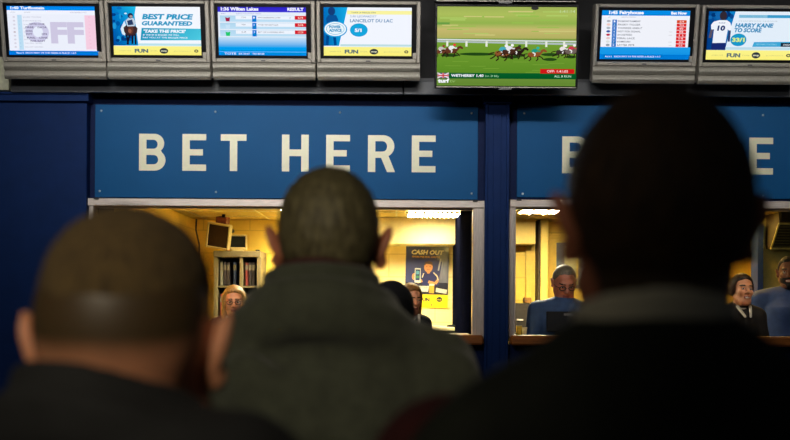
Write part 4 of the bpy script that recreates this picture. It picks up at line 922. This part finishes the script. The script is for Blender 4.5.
proto = None; kinds = [('dark', (40, 34, 40)), ('red', (110, 34, 30)), ('white', (120, 120, 108)), ('blue', (40, 60, 110))]
protos = {}
for zi, z in enumerate(shelf_z[2:]):
    for si, (a, c) in enumerate(((-cw + .05, div - .03), (div + .03, cw - .05))):
        x = a; i = 0
        while x < c - .028:
            kd = [0, 0, 1, 0, 2, 0, 3][(i * 3 + zi * 2 + si * 5) % 7]
            if kd not in protos:
                nm, cc_ = kinds[kd]; bd = MB().box(-.013, .013, -.1, .1, 0, .215, 0, .003).box(-.0128, .0128, -.1025, -.1, .14, .19, 1).build('ring_binder', [mat('binder_' + nm, cc_, .6), mat('binder_label', (110, 104, 88), .7)]); protos[kd] = bd
            else: bd = protos[kd].copy(); COL.objects.link(bd)
            nm = kinds[kd][0]
            tag(bd, nm + ' ring binder standing on the %s shelf, %s side of the grey-brown cabinet' % (('lowest visible', 'middle', 'top')[zi], ('left', 'right')[si]), 'binder', 'ring binders in the cabinet (%s, %s %s)' % (nm, ('lowest', 'middle', 'top')[zi], ('left', 'right')[si]))
            bd.location = (cab.location.x + x + .014, 10.1, z + .001); bd.rotation_euler = (0, 0, 0)
            x += .031 if (i + zi) % 5 != 4 else .06; i += 1
# big tilted monitor above the cabinet
beige = mat('beige_plastic', (196, 178, 118), .5, noise=.04); dscr = mat('dark_brown_screen', (44, 28, 18), .6, noise=.1, spec=.15)
mx, mz = AX(218.5, 9.75), AZ(236, 9.75, 218)
m1 = empty('wall_monitor', (mx, 9.75, mz)); m1.rotation_euler = (R(10), R(9), R(-8)); tag(m1, 'large beige-framed monitor tilted forward above the grey-brown cabinet', 'monitor')
hw, hz_ = .105, .112
MB().frame(-hw, hw, -hz_, hz_, .014, .014, .014, .014, -.02, .01, 0, .004).box(-hw, hw, .01, .06, -hz_, hz_, 0, .01).box(-hw * .7, hw * .7, .06, .14, -hz_ * .7, hz_ * .7, 0, .02).build('casing', beige, m1)
MB().box(-hw + .013, hw - .013, -.004, .009, -hz_ + .013, hz_ - .013).build('screen', dscr, m1)
MB().box(-.05, .05, .03, .13, hz_ - .02, hz_ + .05, 0, .004).build('mounting_box', mat('red_brown_box', (120, 54, 30), .6), m1)
MB().tube([(0, .13, 0), (0, .40, .0)], .02).tube([(0, .08, hz_ + .02), (.0, .09, hz_ + .09)], .015).build('wall_arm', MATS['black_steel'], m1)
# small monitor
sx = AX(238, 10.0); m2 = empty('desk_monitor', (sx, 10.0, ct + .001)); tag(m2, 'small boxy beige monitor with a dark screen on top of the grey-brown cabinet', 'monitor'); m2.rotation_euler = (0, 0, R(6))
hh_ = AZ(233.5, 10, 238) - ct - .012
MB().frame(-.082, .082, .012, hh_, .014, .014, .022, .014, -.02, .02, 0, .004).box(-.082, .082, .02, .08, .012, hh_, 0, .008).box(-.06, .06, .08, .2, .025, hh_ - .02, 0, .02).build('casing', beige, m2)
MB().box(-.069, .069, -.006, .019, .033, hh_ - .013).build('screen', mat('black_green_screen', (26, 28, 22), .7, spec=.1), m2)
MB().box(-.05, .05, -.02, .09, 0, .013, 0, .003).build('stand_foot', beige, m2)
tag(MB().box(-.012, .012, -.012, .012, 0, .012).lathe([(0, 0), (.018, 0), (.02, .04), (.021, .045), (0, .045)], (0, 0, 0), 14).build('paper_cup', mat('orange_white_cup', (226, 150, 70), .6)), 'small orange cup on the cabinet between the two monitors', 'cup').location = (AX(228, 9.96), 9.96, ct + .001)
tag(MB().box(-.02, .02, -.03, .03, 0, .012, 0, .004).build('walkie_talkie', MATS['black_steel']), 'small black gadget lying on the right end of the grey-brown cabinet', 'gadget').location = (AX(258, 9.98), 9.98, ct + .001)

# poster
po = Pic(26, 35, 275, 396)
po.rect(26, 35, 275, 396, (60, 68, 118), (44, 50, 96)); po.poly([(150, 35), (275, 35), (275, 300), (215, 280), (236, 130)], 0, [(50, 54, 80), (120, 124, 140), (70, 76, 100), (60, 64, 90), (150, 156, 170)])
po.line([(228, 110), (216, 180)], 9, (170, 176, 186)); po.line([(246, 130), (234, 230)], 5, (120, 126, 146)); po.line([(196, 46), (214, 120)], 6, (110, 114, 136)); po.rect(26, 250, 275, 322, (28, 30, 50), (40, 40, 52))
po.text(58, 87, 25, 'CASH OUT', (244, 240, 220), 188, .04, .2); po.text(62, 106, 9, 'BEFORE THE FINAL WHISTLE', (240, 190, 40), 160, .01)
po.poly([(124, 268), (122, 214), (138, 194), (160, 188), (186, 192), (206, 206), (222, 258), (212, 272), (190, 262), (180, 270)], (34, 40, 90)); po.line([(188, 192), (210, 212), (216, 236)], 7, (236, 220, 180)); po.line([(132, 198), (124, 222)], 5, (236, 220, 180))
po.ell(158, 160, 25, 31, (214, 150, 92), 20); po.poly([(134, 152), (138, 132), (160, 124), (180, 132), (184, 154), (172, 144), (146, 142)], (96, 70, 44)); po.ell(149, 158, 3, 2, (60, 40, 30), 8); po.ell(168, 158, 3, 2, (60, 40, 30), 8); po.line([(150, 176), (166, 176)], 3, (150, 70, 60)); po.poly([(148, 186), (170, 186), (166, 198), (152, 198)], (200, 136, 84))
po.line([(214, 236), (200, 256), (160, 246)], 16, (210, 146, 90)); po.line([(124, 240), (96, 250), (84, 226)], 15, (210, 146, 90)); po.ell(78, 218, 14, 20, (214, 150, 92), 12)
po.rect(80, 168, 114, 252, (210, 214, 210)); po.rect(84, 176, 110, 240, (30, 60, 100)); po.rect(88, 184, 106, 204, (90, 160, 190)); po.rect(88, 212, 106, 226, (60, 130, 90))
po.poly([(96, 272), (166, 270), (160, 304), (98, 304)], (190, 190, 186)); po.text(106, 284, 8, 'BET SLIP', (90, 90, 100), 50); po.rect(166, 262, 194, 312, (226, 160, 60)); po.rect(166, 258, 194, 268, (244, 232, 210)); po.poly([(206, 280), (270, 290), (266, 314), (204, 304)], (206, 204, 196))
po.rect(26, 320, 275, 396, (250, 222, 40), (244, 212, 30)); po.text(54, 360, 8, 'WHEN THE', (120, 110, 40), 52); po.text(116, 360, 21, 'FUN', (40, 44, 60), 54, .05); po.text(176, 352, 8, 'STOPS', (150, 136, 40), 26); po.ell(226, 347, 17, 15, (40, 44, 60), 18); po.text(214, 351, 8, 'stop', (250, 222, 40), 24, .02); po.text(70, 386, 6, 'gambleaware.co.uk', (150, 136, 40), 90); po.ell(182, 380, 5, 5, (40, 44, 60), 10)
pc = at(426, 307.5, BY - .012); pt = empty('wall_poster', pc); pt.rotation_euler = (0, R(1.2), 0); tag(pt, 'navy and yellow poster reading CASH OUT on the cream wall', 'poster')
pw = 43.0 * BY / FPX; ph = 62 * BY / FPX
MB().box(-pw / 2, pw / 2, .002, .006, 0, ph).build('backing_sheet', mat('poster_white', (220, 216, 200), .6), pt)
po.build('printed_picture', pw, ph, PRINT, pt, step=.00004)
# small things on the back desk
def mouse(px, py, D, label, name='computer_mouse', r=(.045, .03, .02), m=None, cat='computer mouse'):
    f = Field((-.07, -.06, -.005), (.07, .06, .06), .004); f.put(ell((0, 0, .0), r)); f.cut(lambda X, Y, Z: -Z + 0 * X, .003); V, Q = f.mesh(); o = link(name, to_mesh(name, V, Q), None, m or MATS['black_steel']); o.location = (AX(px, D), D, 1.263); tag(o, label, cat); return o
mouse(452, 328, 9.86, 'dark rounded mouse at the right end of the cream back desk')
def kb(px, D, label):
    k_ = empty('card_reader', (AX(px, D), D, 1.263)); tag(k_, label, 'card reader'); MB().prism_x([(-.06, 0), (.06, 0), (.06, .04), (-.06, .015)], -.04, .04).build('casing', MATS['black_steel'], k_); MB().box(-.03, .03, -.03, .03, .03, .036).build('keypad', mat('grey_keys', (120, 120, 118), .5), k_)
kb(422, 9.9, 'dark card reader on the cream back desk, right of the long-haired clerk')
tag(MB().box(-.05, .05, -.07, .07, 0, .003).box(-.04, .04, -.071, -.0705, .0005, .0025, 1).build('paper_slip', [mat('white_paper', (232, 226, 200), .7), MATS['black_steel']]), 'white paper slip lying on the cream back desk', 'paper').location = (AX(436, 9.86), 9.86, 1.263)

# window 2: dark filing cabinet, brown box, thermostat, cups, terminal
fx0, fx1 = AX(510, 10), AX(531, 10); fz = AZ(303, 10, 520)
fc = empty('filing_cabinet', ((fx0 + fx1) / 2, 10.18, 0)); tag(fc, 'black filing cabinet beside the golden pier, behind the grey-haired clerk', 'cabinet'); fw = (fx1 - fx0) / 2
MB().box(-fw, fw, -.17, .2, 0, fz, 0, .006).build('body', mat('black_brown_metal', (40, 32, 20), .5), fc)
for i in range(4):
    dr = MB().box(-fw + .01, fw - .01, -.185, -.171, .04 + i * fz * .24, .03 + (i + .93) * fz * .24, 0, .003).build('drawer', MATS['black_brown_metal'], fc); MB().box(-.03, .03, -.198, -.186, .04 + (i + .6) * fz * .24, .055 + (i + .6) * fz * .24, 0, .003).build('handle', alu, dr)
tag(MB().box(-.035, .03, -.06, .06, 0, .05, 0, .006).box(-.036, -.01, -.061, .061, .018, .028, 1).build('cardboard_box', [mat('brown_card', (150, 104, 40), .8), mat('tape_brown', (110, 72, 26), .5)]), 'small brown box on top of the black filing cabinet', 'box').location = (AX(528, 10.1), 10.1, fz + .001)
th = empty('thermostat', at(533, 251, BY - .03)); tag(th, 'small square thermostat on the wall under the golden boxing', 'thermostat'); MB().box(-.024, .024, 0, .028, 0, .05, 0, .005).build('casing', beige, th); MB().lathe([(0, .006), (.012, .006), (.013, 0)], (0, 0, 0), 14, M=Matrix.Translation((0, 0, .025)) @ Matrix.Rotation(R(90), 4, 'X')).build('dial', mat('grey_dial', (120, 104, 60), .5), th)
def cup(px, D, rgb, label, r=.022, h_=.065, z=1.256):
    c_ = empty('paper_cup', (AX(px, D, 330), D, z)); tag(c_, label, 'cup'); MB().lathe([(0, 0), (r * .75, 0), (r, h_), (r * .92, h_), (r * .7, .006), (0, .006)], seg=18).build('cup_wall', mat('cup_' + str(rgb[0]), rgb, .6), c_); MB().lathe([(0, h_ - .012), (r * .9, h_ - .012)], seg=18).build('drink', mat('coffee', (70, 40, 20), .2), c_)
cup(519, 7.83, (236, 206, 70), 'yellow paper cup on the serving desk, left of the grey-haired clerk'); cup(524.5, 7.87, (232, 226, 200), 'white paper cup beside the yellow cup on the serving desk', .02, .055)
tag(MB().lathe([(0, 0), (.02, 0), (.034, .02), (.03, .02), (.018, .003), (0, .003)], seg=18).build('small_dish', mat('dish_green', (150, 150, 60), .5)), 'small olive dish at the left end of the right serving desk', 'dish').location = (AX(516, 7.89, 330) - .0, 7.885, 1.256)
tm = empty('betting_terminal', (AX(565, 7.82), 7.82, 1.262)); tag(tm, 'black terminal seen from behind on the serving desk in front of the grey-haired clerk', 'terminal'); tm.rotation_euler = (R(-8), 0, 0)
tz = AZ(312, 7.82, 565) - 1.256
MB().box(-.125, .125, 0, .02, .02, tz, 0, .005).build('casing', MATS['black_steel'], tm); MB().box(.0, .07, -.003, .0, tz - .03, tz - .015).build('maker_plate', mat('grey_plate', (110, 110, 108), .4), tm); MB().box(-.06, .06, .0, .07, .0, .022, 0, .004).build('stand', MATS['black_steel'], tm)
MB().box(-.115, .115, .0202, .0215, .03, tz - .01).build('screen', mat('terminal_screen', (30, 40, 50), .2), tm)

# air conditioner on the right wall
ac = empty('air_conditioner', at(793, 249, 9.47)); tag(ac, 'cream-edged air conditioner with louvres on the wall above the bearded man', 'air conditioner')
W2 = .23; h1 = .31
MB().prism_x([(0.02, 0), (0.02, h1), (-.30, h1), (-.32, h1 - .10), (-.30, h1 - .12), (-.12, .0)], -W2, W2).build('casing', mat('dark_grille_body', (48, 44, 28), .6), ac)
e = mat('cream_edge_trim', (206, 200, 120), .4)
for (pa, pb) in (((-.33, h1 - .115), (-.33, h1 - .105)),): MB().box(-W2 - .006, W2 + .006, -.335, -.30, h1 - .125, h1 - .108, 0, .003).build('edge_trim', e, ac)
MB().tube([(-W2 - .004, -.325, h1 - .115), (-W2 + .0, -.125, .0)], .009, 8).build('edge_trim', e, ac); MB().box(-W2 - .006, W2 + .006, -.14, -.11, -.012, .006, 0, .003).build('edge_trim', e, ac)
MB().box(-W2 + .01, W2 - .01, -.332, -.30, h1 - .1, h1 - .004, 0, .003).build('front_panel', mat('black_front', (14, 14, 16), .3), ac)
for i in range(8):
    f_ = (i + .7) / 8.4; yy = -.32 + .19 * f_; zz = h1 - .125 - (h1 - .125) * f_
    MB().box(-W2 + .012, W2 - .012, yy - .022, yy - .004, zz - .004, zz + .004).build('louvre_blade', mat('olive_louvre', (110, 104, 64), .5), ac)
